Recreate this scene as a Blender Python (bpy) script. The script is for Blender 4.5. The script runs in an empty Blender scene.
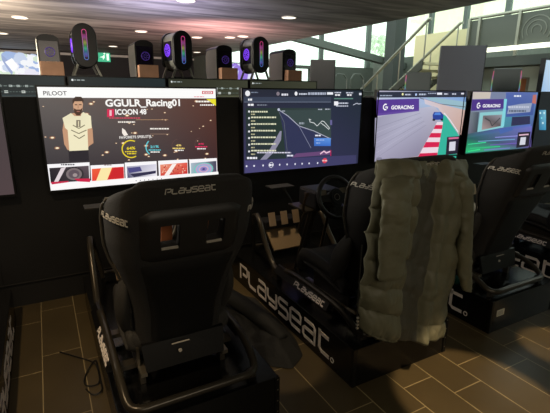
import bpy, bmesh, math, random
from mathutils import Vector, Matrix, noise
R = math.radians
C = bpy.context.scene.collection
sc = bpy.context.scene
random.seed(7)

# ------------------------------------------------------------------ camera
F_PX, YAW, PITCH, ROLL, EYE = 424.1, 0.4995, 0.2620, 0.0070, 1.5
fw = Vector((math.sin(YAW)*math.cos(PITCH), math.cos(YAW)*math.cos(PITCH), -math.sin(PITCH)))
rt0 = Vector((math.cos(YAW), -math.sin(YAW), 0)); up0 = rt0.cross(fw)
rt = rt0*math.cos(ROLL)+up0*math.sin(ROLL); up = rt.cross(fw)
cam = bpy.data.objects.new('camera', bpy.data.cameras.new('camera')); C.objects.link(cam)
cam.matrix_world = Matrix(((rt.x, up.x, -fw.x, 0), (rt.y, up.y, -fw.y, 0), (rt.z, up.z, -fw.z, EYE), (0, 0, 0, 1)))
cam.data.sensor_width = 36; cam.data.lens = F_PX*36/550; cam.data.clip_start = .02
sc.camera = cam
# ------------------------------------------------------------------ world, lights, exposure
w = bpy.data.worlds.new('sky'); sc.world = w; w.use_nodes = True
bg = w.node_tree.nodes['Background']; bg.inputs[0].default_value = (.88, 1.0, .93, 1); bg.inputs[1].default_value = 2.2
sc.view_settings.view_transform = 'Standard'; sc.view_settings.look = 'None'
sc.view_settings.gamma = 1; sc.view_settings.use_curve_mapping = False; sc.view_settings.exposure = 0.0

def lamp(name, kind, loc, power, col, size=.1, aim=None, spot=None, blend=.5):
    l = bpy.data.lights.new(name, kind); l.energy = power; l.color = col
    if kind == 'AREA': l.size = size
    else: l.shadow_soft_size = size
    if kind == 'SPOT': l.spot_size = R(spot); l.spot_blend = blend
    o = bpy.data.objects.new(name, l); C.objects.link(o); o.location = loc
    if aim: o.rotation_euler = (Vector(aim)-Vector(loc)).to_track_quat('-Z', 'Y').to_euler()
    return o
WARM = (1, .74, .45)
lamp('ceiling_spot', 'SPOT', (-.7, .9, 2.85), 150, WARM, .05, (.0, 2.6, 0), 44, .6)
lamp('ceiling_spot', 'SPOT', (1.1, 1.2, 2.85), 90, WARM, .03, (1.06, 1.88, 0), 12, .3)
lamp('ceiling_spot', 'SPOT', (1.9, .1, 2.85), 420, WARM, .03, (1.80, 1.12, 0), 15, .12)
lamp('ceiling_spot', 'SPOT', (3.0, .3, 2.85), 330, WARM, .03, (2.66, 1.16, 0), 9, .15)
lamp('ceiling_spot', 'SPOT', (1.0, 2.6, 2.85), 110, WARM, .05, (1.6, 2.9, .4), 36, .6)
lamp('fill_behind_camera', 'AREA', (.6, -2.0, 2.75), 50, (1, .86, .66), 2.2, (1.5, 2.2, .7))  # added fill from behind the camera, no fixture there
lamp('counter_fill', 'AREA', (-2.6, 5.2, 2.2), 330, (1, .92, .78), 1.0, (1.5, 5.95, 1.75))  # added fill from the left to lift the towers and their side panels
lamp('ceiling_fill_warm', 'AREA', (-1.5, 9.0, 1.7), 170, (1, .8, .6), 2.5, (-1.2, 10.5, 2.9))  # added unseen fill that warms the left of the ceiling
lamp('ceiling_fill_rose', 'AREA', (3.6, 9.3, 1.9), 80, (1, .48, .45), 1.2, (3.9, 10.2, 2.9))  # added unseen fill for the pink tint on the ceiling
lamp('ceiling_fill_violet', 'AREA', (2.0, 7.5, 1.9), 42, (.75, .68, 1), 1.2, (2.0, 8, 2.9))  # added unseen fill for the violet tint, no lamp stands here

# ------------------------------------------------------------------ measuring helpers
def ray(px, py): return fw + rt*((px-275)/F_PX) - up*((py-206.5)/F_PX)
def at(px, py, Y):
    d = ray(px, py); d = d*(Y/d.y); return Vector((d.x, d.y, d.z+EYE))
def atz(px, py, z):
    d = ray(px, py); d = d*((z-EYE)/d.z); return Vector((d.x, d.y, z))
def atx(px, py, X):
    d = ray(px, py); d = d*(X/d.x); return Vector((X, d.y, d.z+EYE))

# ------------------------------------------------------------------ materials
def lin(c):
    f = lambda v: v/12.92 if v <= .04045 else ((v+.055)/1.055)**2.4
    return tuple(f(v/255) for v in c[:3]) + (1,)
MATS = {}
def mat(name, col, rough=.6, metal=0, emit=None, estr=1, bump=0, bscale=60, vary=0, vscale=8, coat=0, spec=.5):
    if name in MATS: return MATS[name]
    m = bpy.data.materials.new(name); m.use_nodes = True; N = m.node_tree.nodes; L = m.node_tree.links
    b = N['Principled BSDF']; c = lin(col)
    b.inputs['Base Color'].default_value = c; b.inputs['Roughness'].default_value = rough
    b.inputs['Metallic'].default_value = metal; b.inputs['Coat Weight'].default_value = coat
    b.inputs['Specular IOR Level'].default_value = spec
    if emit: b.inputs['Emission Color'].default_value = lin(emit); b.inputs['Emission Strength'].default_value = estr
    tc = N.new('ShaderNodeTexCoord')
    if vary:
        n = N.new('ShaderNodeTexNoise'); n.inputs['Scale'].default_value = vscale; n.inputs['Detail'].default_value = 4
        L.new(tc.outputs['Object'], n.inputs['Vector'])
        r = N.new('ShaderNodeValToRGB'); r.color_ramp.elements[0].position = .3; r.color_ramp.elements[1].position = .7
        r.color_ramp.elements[0].color = tuple(v*(1-vary) for v in c[:3])+(1,)
        r.color_ramp.elements[1].color = tuple(min(1, v*(1+vary)) for v in c[:3])+(1,)
        L.new(n.outputs['Fac'], r.inputs['Fac']); L.new(r.outputs[0], b.inputs['Base Color'])
    if bump:
        n = N.new('ShaderNodeTexNoise'); n.inputs['Scale'].default_value = bscale; n.inputs['Detail'].default_value = 3
        L.new(tc.outputs['Object'], n.inputs['Vector'])
        bp = N.new('ShaderNodeBump'); bp.inputs['Strength'].default_value = bump; bp.inputs['Distance'].default_value = .01
        L.new(n.outputs['Fac'], bp.inputs['Height']); L.new(bp.outputs[0], b.inputs['Normal'])
    MATS[name] = m; return m

def mat_screen():
    m = bpy.data.materials.new('lit_screen'); m.use_nodes = True; N = m.node_tree.nodes; L = m.node_tree.links
    b = N['Principled BSDF']; a = N.new('ShaderNodeVertexColor'); a.layer_name = 'Col'
    b.inputs['Base Color'].default_value = (.004, .004, .005, 1); b.inputs['Roughness'].default_value = .35
    L.new(a.outputs['Color'], b.inputs['Emission Color']); b.inputs['Emission Strength'].default_value = 1.0
    return m
SCREEN = mat_screen()

def mat_floor():
    m = bpy.data.materials.new('floor_tiles'); m.use_nodes = True; N = m.node_tree.nodes; L = m.node_tree.links
    b = N['Principled BSDF']; tc = N.new('ShaderNodeTexCoord'); mp = N.new('ShaderNodeMapping')
    mp.inputs['Rotation'].default_value = (0, 0, R(90)); mp.inputs['Location'].default_value = (-.0, .152, 0)
    L.new(tc.outputs['Object'], mp.inputs['Vector'])
    br = N.new('ShaderNodeTexBrick'); br.offset = .25; br.offset_frequency = 2
    br.inputs['Scale'].default_value = 1; br.inputs['Brick Width'].default_value = .6; br.inputs['Row Height'].default_value = .2085
    br.inputs['Mortar Size'].default_value = .0024; br.inputs['Mortar Smooth'].default_value = .1
    br.inputs['Color1'].default_value = lin((92, 79, 52)); br.inputs['Color2'].default_value = lin((82, 70, 46))
    br.inputs['Mortar'].default_value = lin((172, 155, 115))
    L.new(mp.outputs[0], br.inputs['Vector'])
    n = N.new('ShaderNodeTexNoise'); n.inputs['Scale'].default_value = 3; n.inputs['Detail'].default_value = 6
    L.new(tc.outputs['Object'], n.inputs['Vector'])
    mx = N.new('ShaderNodeMixRGB'); mx.blend_type = 'MULTIPLY'; mx.inputs[0].default_value = .5
    L.new(br.outputs['Color'], mx.inputs[1]); L.new(n.outputs['Fac'], mx.inputs[2]); L.new(mx.outputs[0], b.inputs['Base Color'])
    b.inputs['Roughness'].default_value = .38
    bp = N.new('ShaderNodeBump'); bp.inputs['Strength'].default_value = .15; bp.inputs['Distance'].default_value = .004
    L.new(n.outputs['Fac'], bp.inputs['Height']); L.new(bp.outputs[0], b.inputs['Normal'])
    return m

def mat_ceiling():
    m = bpy.data.materials.new('streaked_ceiling'); m.use_nodes = True; N = m.node_tree.nodes; L = m.node_tree.links
    b = N['Principled BSDF']; tc = N.new('ShaderNodeTexCoord'); mp = N.new('ShaderNodeMapping')
    mp.inputs['Scale'].default_value = (.35, 1.9, 1); L.new(tc.outputs['Object'], mp.inputs['Vector'])
    n = N.new('ShaderNodeTexNoise'); n.inputs['Scale'].default_value = 1.6; n.inputs['Detail'].default_value = 7; n.inputs['Distortion'].default_value = .9
    L.new(mp.outputs[0], n.inputs['Vector'])
    r = N.new('ShaderNodeValToRGB'); e = r.color_ramp.elements
    e[0].position = .34; e[0].color = lin((98, 96, 96)); e[1].position = .68; e[1].color = lin((172, 168, 164))
    L.new(n.outputs['Fac'], r.inputs['Fac']); L.new(r.outputs[0], b.inputs['Base Color']); b.inputs['Roughness'].default_value = .7
    return m

BLACK = mat('black_panel', (11, 11, 13), .55, vary=.15)
GLOSS = mat('gloss_black', (12, 12, 12), .22, vary=.1)
BEZEL = mat('bezel', (14, 14, 15), .35)
FABRIC = mat('seat_fabric', (36, 34, 32), .85, bump=.35, bscale=220, vary=.15)
FABRIC2 = mat('seat_fabric_side', (44, 42, 38), .8, bump=.35, bscale=220)
SHELL = mat('seat_shell', (33, 31, 29), .5, vary=.1)
TUBE = mat('tube_black', (64, 59, 50), .28, .4)
STEEL = mat('brushed_steel', (180, 170, 150), .3, .9)
WHITE = mat('white_print', (245, 236, 228), .6)
COATM = mat('olive_nylon', (106, 104, 82), .55, bump=.25, bscale=45, vary=.12, vscale=5)
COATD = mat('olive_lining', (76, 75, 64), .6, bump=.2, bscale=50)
DARKCLOTH = mat('dark_cloth', (17, 18, 17), .8, bump=.3, bscale=60)

# ------------------------------------------------------------------ object helpers
def tag(o, label=None, cat=None, group=None, kind=None):
    if label: o['label'] = label
    if cat: o['category'] = cat
    if group: o['group'] = group
    if kind: o['kind'] = kind
    return o
def empty(name, loc, label=None, cat=None, group=None, rz=0):
    o = bpy.data.objects.new(name, None); C.objects.link(o); o.location = loc; o.rotation_euler = (0, 0, rz)
    o.empty_display_size = .1
    return tag(o, label, cat, group)
def kids(o): return [c for c in bpy.data.objects if c.parent == o]
def copy_tree(o, parent=None):
    c = o.copy(); C.objects.link(c); c.parent = parent
    for k in kids(o): copy_tree(k, c)
    return c

class MB:
    def __init__(s): s.bm = bmesh.new()
    def box(s, x0, x1, y0, y1, z0, z1, bevel=0):
        v = [s.bm.verts.new((x, y, z)) for x in (x0, x1) for y in (y0, y1) for z in (z0, z1)]
        fs = [s.bm.faces.new([v[i] for i in q]) for q in ((0, 1, 3, 2), (4, 6, 7, 5), (0, 4, 5, 1), (2, 3, 7, 6), (0, 2, 6, 4), (1, 5, 7, 3))]
        if bevel:
            es = list({e for f in fs for e in f.edges})
            bmesh.ops.bevel(s.bm, geom=es, offset=bevel, segments=2, affect='EDGES', profile=.6)
        return s
    def obox(s, c, ax, ay, az, bevel=0):     # oriented box: centre and three half vectors
        c, ax, ay, az = map(Vector, (c, ax, ay, az))
        v = [s.bm.verts.new(c+ax*i+ay*j+az*k) for i in (-1, 1) for j in (-1, 1) for k in (-1, 1)]
        fs = [s.bm.faces.new([v[i] for i in q]) for q in ((0, 1, 3, 2), (4, 6, 7, 5), (0, 4, 5, 1), (2, 3, 7, 6), (0, 2, 6, 4), (1, 5, 7, 3))]
        if bevel: bmesh.ops.bevel(s.bm, geom=list({e for f in fs for e in f.edges}), offset=bevel, segments=2, affect='EDGES', profile=.6)
        return s
    def tube(s, pts, r, n=10, smooth=0, closed=False, cap=True):
        pts = [Vector(p) for p in pts]
        if smooth:
            for _ in range(smooth):      # corner cutting
                q = [] if closed else [pts[0]]
                rng = range(len(pts)) if closed else range(len(pts)-1)
                for i in rng:
                    a, b = pts[i], pts[(i+1) % len(pts)]
                    q += [a.lerp(b, .25), a.lerp(b, .75)]
                if not closed: q.append(pts[-1])
                pts = q
        N = len(pts); rings = []; nrm = None
        for i, p in enumerate(pts):
            if closed: t = (pts[(i+1) % N]-pts[i-1])
            else: t = pts[min(i+1, N-1)]-pts[max(i-1, 0)]
            t.normalize()
            if nrm is None: nrm = t.orthogonal().normalized()
            nrm = (nrm - t*nrm.dot(t)).normalized(); bi = t.cross(nrm)
            rr = r(i/(N-1)) if callable(r) else r
            rings.append([s.bm.verts.new(p+(nrm*math.cos(a)+bi*math.sin(a))*rr) for a in [2*math.pi*k/n for k in range(n)]])
        for i in range(N if closed else N-1):
            A, B = rings[i], rings[(i+1) % N]
            for k in range(n): s.bm.faces.new((A[k], A[(k+1) % n], B[(k+1) % n], B[k]))
        if cap and not closed:
            s.bm.faces.new(rings[0][::-1]); s.bm.faces.new(rings[-1])
        return s
    def prism(s, poly, vec):
        vec = Vector(vec); a = [s.bm.verts.new(p) for p in poly]; b = [s.bm.verts.new(Vector(p)+vec) for p in poly]
        n = len(a); s.bm.faces.new(a[::-1]); s.bm.faces.new(b)
        for i in range(n): s.bm.faces.new((a[i], a[(i+1) % n], b[(i+1) % n], b[i]))
        return s
    def disc(s, c, r, axis='Z', t=.01, n=24):
        ax = {'X': ((0, 1, 0), (0, 0, 1), (1, 0, 0)), 'Y': ((1, 0, 0), (0, 0, 1), (0, 1, 0)), 'Z': ((1, 0, 0), (0, 1, 0), (0, 0, 1))}[axis]
        u, v, k = map(Vector, ax); c = Vector(c)
        return s.prism([c+u*r*math.cos(2*math.pi*i/n)+v*r*math.sin(2*math.pi*i/n) for i in range(n)], k*t)
    def grid(s, fn, nu, nv, skip=None):
        V = [[s.bm.verts.new(fn(i/nu, j/nv)) for j in range(nv+1)] for i in range(nu+1)]
        for i in range(nu):
            for j in range(nv):
                if skip and skip(i, j): continue
                s.bm.faces.new((V[i][j], V[i+1][j], V[i+1][j+1], V[i][j+1]))
        return s
    def build(s, name, m, parent=None, smooth=False, mods=()):
        bm = s.bm
        loose = [v for v in bm.verts if not v.link_faces]
        if loose: bmesh.ops.delete(bm, geom=loose, context='VERTS')
        bmesh.ops.recalc_face_normals(bm, faces=bm.faces)
        me = bpy.data.meshes.new(name); bm.to_mesh(me); bm.free()
        me.materials.append(m)
        if smooth:
            for p in me.polygons: p.use_smooth = True
        o = bpy.data.objects.new(name, me); C.objects.link(o)
        if parent: o.parent = parent
        for k, kw in mods:
            md = o.modifiers.new(k, k)
            for a, v in kw.items(): setattr(md, a, v)
        return o
def struct(o): o['kind'] = 'structure'; return o

# --- fonts: text outline meshes in 2-D, cached
TXT = {}
def text2d(s, bold=.012):
    if (s, bold) in TXT: return TXT[(s, bold)]
    cu = bpy.data.curves.new('t', 'FONT'); cu.body = s; cu.offset = bold; cu.resolution_u = 3
    o = bpy.data.objects.new('t', cu); C.objects.link(o)
    bpy.context.view_layer.update()
    me = bpy.data.meshes.new_from_object(o)
    vs = [(v.co.x, v.co.y) for v in me.vertices]; fs = [tuple(p.vertices) for p in me.polygons]
    bpy.data.objects.remove(o); bpy.data.curves.remove(cu); bpy.data.meshes.remove(me)
    TXT[(s, bold)] = (vs, fs); return vs, fs
# --- angular logo lettering as strokes
GL = {'P': [[(0, 0), (0, 1), (.7, 1), (.8, .9), (.8, .52), (.7, .42), (.28, .42)]],
      'L': [[(0, 1), (0, .15), (.14, 0), (.78, 0)]],
      'a': [[(.08, 1), (.68, 1), (.8, .88), (.8, 0), (.1, 0), (0, .1), (0, .42), (.1, .54), (.8, .54)]],
      'y': [[(0, 1), (0, .5), (.12, .38), (.8, .38)], [(.8, 1), (.8, .12), (.68, 0), (.12, 0)]],
      's': [[(.8, 1), (.12, 1), (0, .88), (0, .64), (.12, .54), (.68, .54), (.8, .42), (.8, .12), (.68, 0), (0, 0)]],
      'e': [[(.8, 0), (.12, 0), (0, .12), (0, .88), (.12, 1), (.68, 1), (.8, .88), (.8, .5), (.12, .5)]],
      't': [[(.12, 1.18), (.12, .14), (.26, 0), (.74, 0)], [(.12, .98), (.7, .98)]],
      'o': [[(.1, 0), (0, .1), (0, .9), (.1, 1), (.4, 1), (.5, .9), (.5, .1), (.4, 0), (.1, 0)]]}
def logo(fn, length, height, th, depth_fn, name, parent, word='PLayseat', reg=False, m=None):
    """strokes mapped onto a surface: fn(a, b) -> point, depth_fn -> small outward offset"""
    bm = bmesh.new(); pitch = length/(len(word)-.14); gw = pitch*.80/.8
    def stroke(pts, th=th):
        # resample
        q = []
        for i in range(len(pts)-1):
            a, b = Vector(pts[i]), Vector(pts[i+1]); n = max(1, int((b-a).length/(height*.5)))
            q += [a.lerp(b, k/n) for k in range(n)]
        q.append(Vector(pts[-1])); L = []; Rr = []
        for i, p in enumerate(q):
            t = q[min(i+1, len(q)-1)]-q[max(i-1, 0)]; t.normalize(); nn = Vector((-t.y, t.x))
            L.append(p+nn*th/2); Rr.append(p-nn*th/2)
        for side in (0, depth_fn):
            pass
        va = [bm.verts.new(fn(p.x, p.y, depth_fn)) for p in L]; vb = [bm.verts.new(fn(p.x, p.y, depth_fn)) for p in Rr]
        va0 = [bm.verts.new(fn(p.x, p.y, -.001)) for p in L]; vb0 = [bm.verts.new(fn(p.x, p.y, -.001)) for p in Rr]
        for i in range(len(q)-1):
            bm.faces.new((va[i], va[i+1], vb[i+1], vb[i])); bm.faces.new((va0[i], va0[i+1], va[i+1], va[i])); bm.faces.new((vb[i], vb[i+1], vb0[i+1], vb0[i]))
    for i, ch in enumerate(word):
        for st in GL[ch]:
            stroke([(i*pitch+x*gw, th/2+y*(height-th)) for x, y in st])
    if reg:
        r = height*.10; cx = length+height*.08
        stroke([(cx+r*math.cos(a), r+r*math.sin(a)) for a in [k*math.pi/5 for k in range(11)]], th*.28)
    me = bpy.data.meshes.new(name); bm.to_mesh(me); bm.free(); me.materials.append(m or WHITE)
    o = bpy.data.objects.new(name, me); C.objects.link(o); o.parent = parent; return o

# ================================================================== SETTING
XC, YB, ZC = 6.4, 18.0, 2.9
m = MB(); m.box(-6, 14, -4, 20, -.1, 0); struct(m.build('floor', mat_floor()))
m = MB(); m.box(-6, XC, -4, YB, ZC, ZC+.35); struct(m.build('ceiling', mat_ceiling()))
WALLD = mat('dark_wall', (42, 42, 44), .8, vary=.1)
WALLG = mat('grey_wall', (104, 112, 104), .8, vary=.08)
m = MB(); m.box(-6, 5.9, YB, YB+.2, 0, ZC+.3); struct(m.build('wall_back', WALLD))
m = MB(); m.box(-6.2, -6, -4, YB+.2, 0, ZC+.3); struct(m.build('wall_left', WALLD))
m = MB(); m.box(-6, 14, -4.2, -4, 0, 6.5); struct(m.build('wall_front', WALLD))
m = MB(); m.box(-5.9, 5.9, YB-.09, YB-.003, ZC-.13, ZC-.05); struct(m.build('trim_1', mat('pale_trim', (205, 205, 200), .5)))
# atrium beyond the ceiling edge: upper wall, roof, glazed facades
GLASS = bpy.data.materials.new('clear_glass'); GLASS.use_nodes = True
gN = GLASS.node_tree.nodes; gL = GLASS.node_tree.links
for nd in list(gN): gN.remove(nd)
go = gN.new('ShaderNodeOutputMaterial'); gt = gN.new('ShaderNodeBsdfTransparent'); gg = gN.new('ShaderNodeBsdfGlossy'); gm = gN.new('ShaderNodeMixShader')
gt.inputs[0].default_value = (.93, .97, .94, 1); gg.inputs['Roughness'].default_value = .02; gm.inputs[0].default_value = .06
gL.new(gt.outputs[0], gm.inputs[1]); gL.new(gg.outputs[0], gm.inputs[2]); gL.new(gm.outputs[0], go.inputs[0])
FRAME = mat('window_frame', (92, 102, 98), .5, .2)
YF = 15.0; XF = 13.0
def zat(px, py, Y): return at(px, py, Y).z
# facade facing us (behind the stairs)
zs = zat(297, 65, YF)
xo = at(311, 75, YF).x
m = MB(); m.box(xo, XF, YF, YF+.25, 0, zs); m.box(5.9, xo, YF, YF+.25, 0, 1.6); m.box(5.9, xo, YF, YF+.25, zs-.12, zs); struct(m.build('wall_facade', mat('facade_wall', (80, 88, 82), .8)))
m = MB(); m.box(5.9, 6.1, YF+.25, YB, 0, 6.3); struct(m.build('wall_corner', WALLG))
wn = empty('window_1', (0, 0, 0)); wn['kind'] = 'structure'
fr = MB()
for px, wd in ((322, .16), (369, .2)):
    x = at(px, 45, YF).x; fr.box(x-wd/2, x+wd/2, YF-.02, YF+.12, zs, 6.3)
fr.box(5.9, XF, YF-.02, YF+.12, 3.98+.6, 4.08+.6)
fr.build('window_frame', FRAME, wn)
m = MB(); m.box(5.95, XF, YF+.05, YF+.06, zs-.9, 6.3); m.build('pane', GLASS, wn)
# dark column at the corner of the stair
c0, c1 = at(393, 40, 12.5), at(404, 40, 12.5)
m = MB(); m.box(c0.x, c1.x, 12.4, 12.9, 0, 6.3); struct(m.build('column', mat('column_grey', (58, 64, 62), .7)))
# sloping beam across the glass
a, b = at(290, 36, 13.2), at(402, 66, 13.2)
d = (b-a).normalized(); nrm = Vector((-d.z, 0, d.x))
m = MB(); m.obox((a+b)/2, (b-a)/2+d*1.0, nrm*.115, (0, .15, 0)); struct(m.build('trim_2', mat('beam_grey', (88, 98, 92), .6)))
# side facade
wn = empty('window_2', (0, 0, 0)); wn['kind'] = 'structure'
fr = MB()
for y in (14.0, 12.0, 10.5, 9.0, 7.6, 6.2, 4.8, 3.4, 2.0): fr.box(XF-.05, XF+.1, y-.07, y+.07, 2.9, 6.3)
fr.box(XF-.05, XF+.1, -4, YF, 4.62, 4.75)
fr.build('window_frame', FRAME, wn)
m = MB(); m.box(XF, XF+.01, -4, YF, 2.9, 6.3); m.build('pane', GLASS, wn)
m = MB(); m.box(XF, XF+.25, -4, YF+.25, 0, 2.9); struct(m.build('wall_right', WALLG))
# building outside, seen pale through the panes
def tagged(o, l, c, g=None): return tag(o, l, c, g)
bld = empty('building', (0, 0, 0), 'pale yellow building outside, seen through the high windows above the gallery', 'building')
m = MB(); m.box(24, 30, 3, 24, -2, 7.4); m.build('wall', mat('render_yellow', (235, 233, 205), .9, vary=.1), bld)
m = MB(); m.prism([(23.6, 3, 7.4), (23.6, 24, 7.4), (23.6, 13, 9.4)], (6.4, 0, 0)); m.build('roof', mat('roof_grey', (150, 140, 120), .9), bld)
tr = empty('tree', (0, 0, 0), 'very pale leafy tree outside behind the glass left of the dark column', 'tree')
m = MB(); rt_ = random.Random(2)
for i in range(160):
    q = at(rt_.uniform(372, 393), rt_.uniform(36, 62), 19+rt_.uniform(-1, 1))
    bmesh.ops.create_icosphere(m.bm, subdivisions=1, radius=rt_.uniform(.05, .14), matrix=Matrix.Translation(q))
m.build('foliage', mat('foliage', (205, 222, 196), .9, vary=.15), tr)
q = at(382, 50, 19); m = MB(); m.tube([(q.x, q.y, -.1), (q.x, q.y, q.z)], .08); m.build('trunk', mat('bark', (170, 165, 150), .9), tr)

# staircase: steps rising toward the camera's right between X 8 and 9
st = empty('staircase', (8.5, 9.0, 0), 'pale staircase with metal handrails climbing to the gallery', 'staircase')
st.location = (0, 0, 0)
slope = (2.99-1.46)/(9.8-7.61)
def stair_z(y): return 1.46-.85+(9.8-y)*slope
y = 9.8+(1.46-.85)/slope; nst = 15; dy = (y-7.5)/nst; y0 = y
sm = MB(); tm = MB()
for k in range(nst):
    yk = y0-k*dy; z1 = (k+1)*dy*slope
    tm.box(8.04, 9.02, yk-dy*1.02, yk, z1-.055, z1)
tm.build('treads', mat('stair_tread', (206, 198, 160), .6), st)
for X in (8.0, 9.06):
    g = MB(); g.prism([(X-.02, y0, 0), (X-.02, y0, .08), (X-.02, 7.52, (y0-7.52)*slope+.08), (X-.02, 7.52, (y0-7.52)*slope-.14)], (.04, 0, 0)); g.build('stringer', mat('stringer', (84, 88, 80), .6), st)
    h = MB(); h.tube([(X, y0, .9), (X, 7.45, (y0-7.45)*slope+.88), (X, 7.38, (y0-7.45)*slope+.88)], .035); h.build('handrail', mat('rail_metal', (150, 152, 138), .4, .5), st)
    for k in range(5):
        yy = y0-.1-k*(y0-7.6)/4; p = MB(); zz = (y0-yy)*slope; p.tube([(X, yy, zz+.02), (X, yy, zz+.9)], .018, 6); p.build('baluster', MATS['rail_metal'], st)
# gallery with panelled balustrade
GX = 9.0
ga = MB(); ga.box(GX+.06, XF, -4, 7.45, 2.10, 2.30); struct(ga.build('floor_2', mat('slab', (70, 76, 72), .8)))
gs = MB(); gs.box(GX-.02, GX+.03, -4, 6.7, 2.41, 2.50); tag(gs.build('light_strip', mat('strip_light', (250, 245, 225), .5, emit=(250, 248, 225), estr=1.3)), 'long bright lit strip running under the gallery balustrade', 'light')
bal = empty('balustrade', (0, 0, 0), 'grey panelled balustrade with metal posts along the upper gallery', 'balustrade')
p = MB(); p.box(GX+.09, GX+.12, -4, 7.2, 2.52, 3.14); p.build('panel', mat('balustrade_panel', (78, 84, 76), .5), bal)
p = MB(); p.tube([(GX+.1, -4, 3.19), (GX+.1, 7.2, 3.19)], .035); p.build('top_rail', MATS['rail_metal'], bal)
for y in (7.2, 6.93, 5.98, 5.0, 4.0, 3.0):
    p = MB(); p.box(GX+.04, GX+.09, y-.03, y+.03, 2.3, 3.19); p.build('post', MATS['rail_metal'], bal)
p = MB(); cc = (GX-.003, 5.75+.0, 2.78)
for rr in (.3, .2, .1):
    p.tube([(GX+.086, 5.4+.48*0+rr*math.cos(a)+.2, 2.78+rr*math.sin(a)*.9) for a in [k*math.pi/10-.6 for k in range(15)]], .014, 4)
p.build('emblem', mat('emblem_grey', (104, 110, 100), .5), bal)
q0 = atx(416, 30, 9.5); q1 = atx(456, 26, 9.5)
p = MB(); p.box(9.5, 9.6, 7.5, q0.y, 0, q1.z-.1); struct(p.build('wall_stair', mat('cream_panel', (205, 200, 160), .8)))

# wall under the gallery with a doorway strip
p = MB(); p.box(9.6, 9.8, -4, 7.4, 0, 2.18); struct(p.build('wall_gallery', mat('under_gallery', (160, 170, 158), .8)))
po = MB(); a = at(516, 76, 7.0)
o = at(524, 84, 5.9)
exec("pass")
# ceiling downlights
for i, (px, py) in enumerate([(20, 17), (2, 33), (141, 31), (113, 46), (186, 0), (230, 37), (243, 36), (197, 37), (197, 52), (289, 17)]):
    c = atz(px, py, ZC)
    d = empty('ceiling_light', (c.x, c.y, ZC), None)
    k = MB(); k.tube([(.14*math.cos(a), .14*math.sin(a), -.008) for a in [q*math.pi/12 for q in range(24)]], .012, 6, closed=True); k.build('rim', mat('rim_white', (215, 212, 205), .5), d)
    k = MB(); k.disc((0, 0, -.012), .13, 'Z', .010); k.build('diffuser', mat('lamp_glow', (255, 248, 230), .5, emit=(255, 246, 225), estr=2.2), d)
    tag(d, ['round ceiling light nearest the left edge, upper of two there', 'ceiling light cut off by the left edge of the picture', 'round ceiling light above the second dark computer tower',
            'small far ceiling light above the green exit sign', 'ceiling light at the top edge of the picture', 'small ceiling light in the rosy ceiling, left one of a close pair', 'small ceiling light in the rosy ceiling, right one of a close pair',
            'ceiling light right above the second lit computer tower', 'farthest ceiling light right behind the second lit computer tower', 'large round ceiling light beside the slanting ceiling edge above the windows'][i], 'ceiling light', 'recessed ceiling lights')

# exit sign
def seg_text(s, fn, size, name, parent, m, bold=.012, squash=1):
    vs, fs = text2d(s, bold); me = bpy.data.meshes.new(name)
    me.from_pydata([fn(x*size*squash, y*size) for x, y in vs], [], fs); me.materials.append(m)
    o = bpy.data.objects.new(name, me); C.objects.link(o); o.parent = parent; return o
es = at(104, 57, YB-.12)
ex = empty('exit_sign', es, 'green lit emergency exit sign below the far ceiling', 'sign')
k = MB(); k.box(-.22, .22, -.02, .05, -.17, .17); k.build('panel', mat('exit_green', (40, 160, 120), .5, emit=(70, 190, 145), estr=.8), ex)
k = MB(); k.prism([(-.04, -.025, -.1), (.02, -.025, -.02), (.02, -.025, .08), (-.06, -.025, .02), (-.16, -.025, -.02), (-.05, -.025, -.02)], (0, .004, 0)); k.disc((.02, -.025, .12), .03, 'Y', .004); k.box(.09, .17, -.025, -.021, -.12, .12)
k.build('pictogram', mat('exit_white', (235, 250, 240), .5, emit=(225, 250, 235), estr=1), ex)

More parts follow.
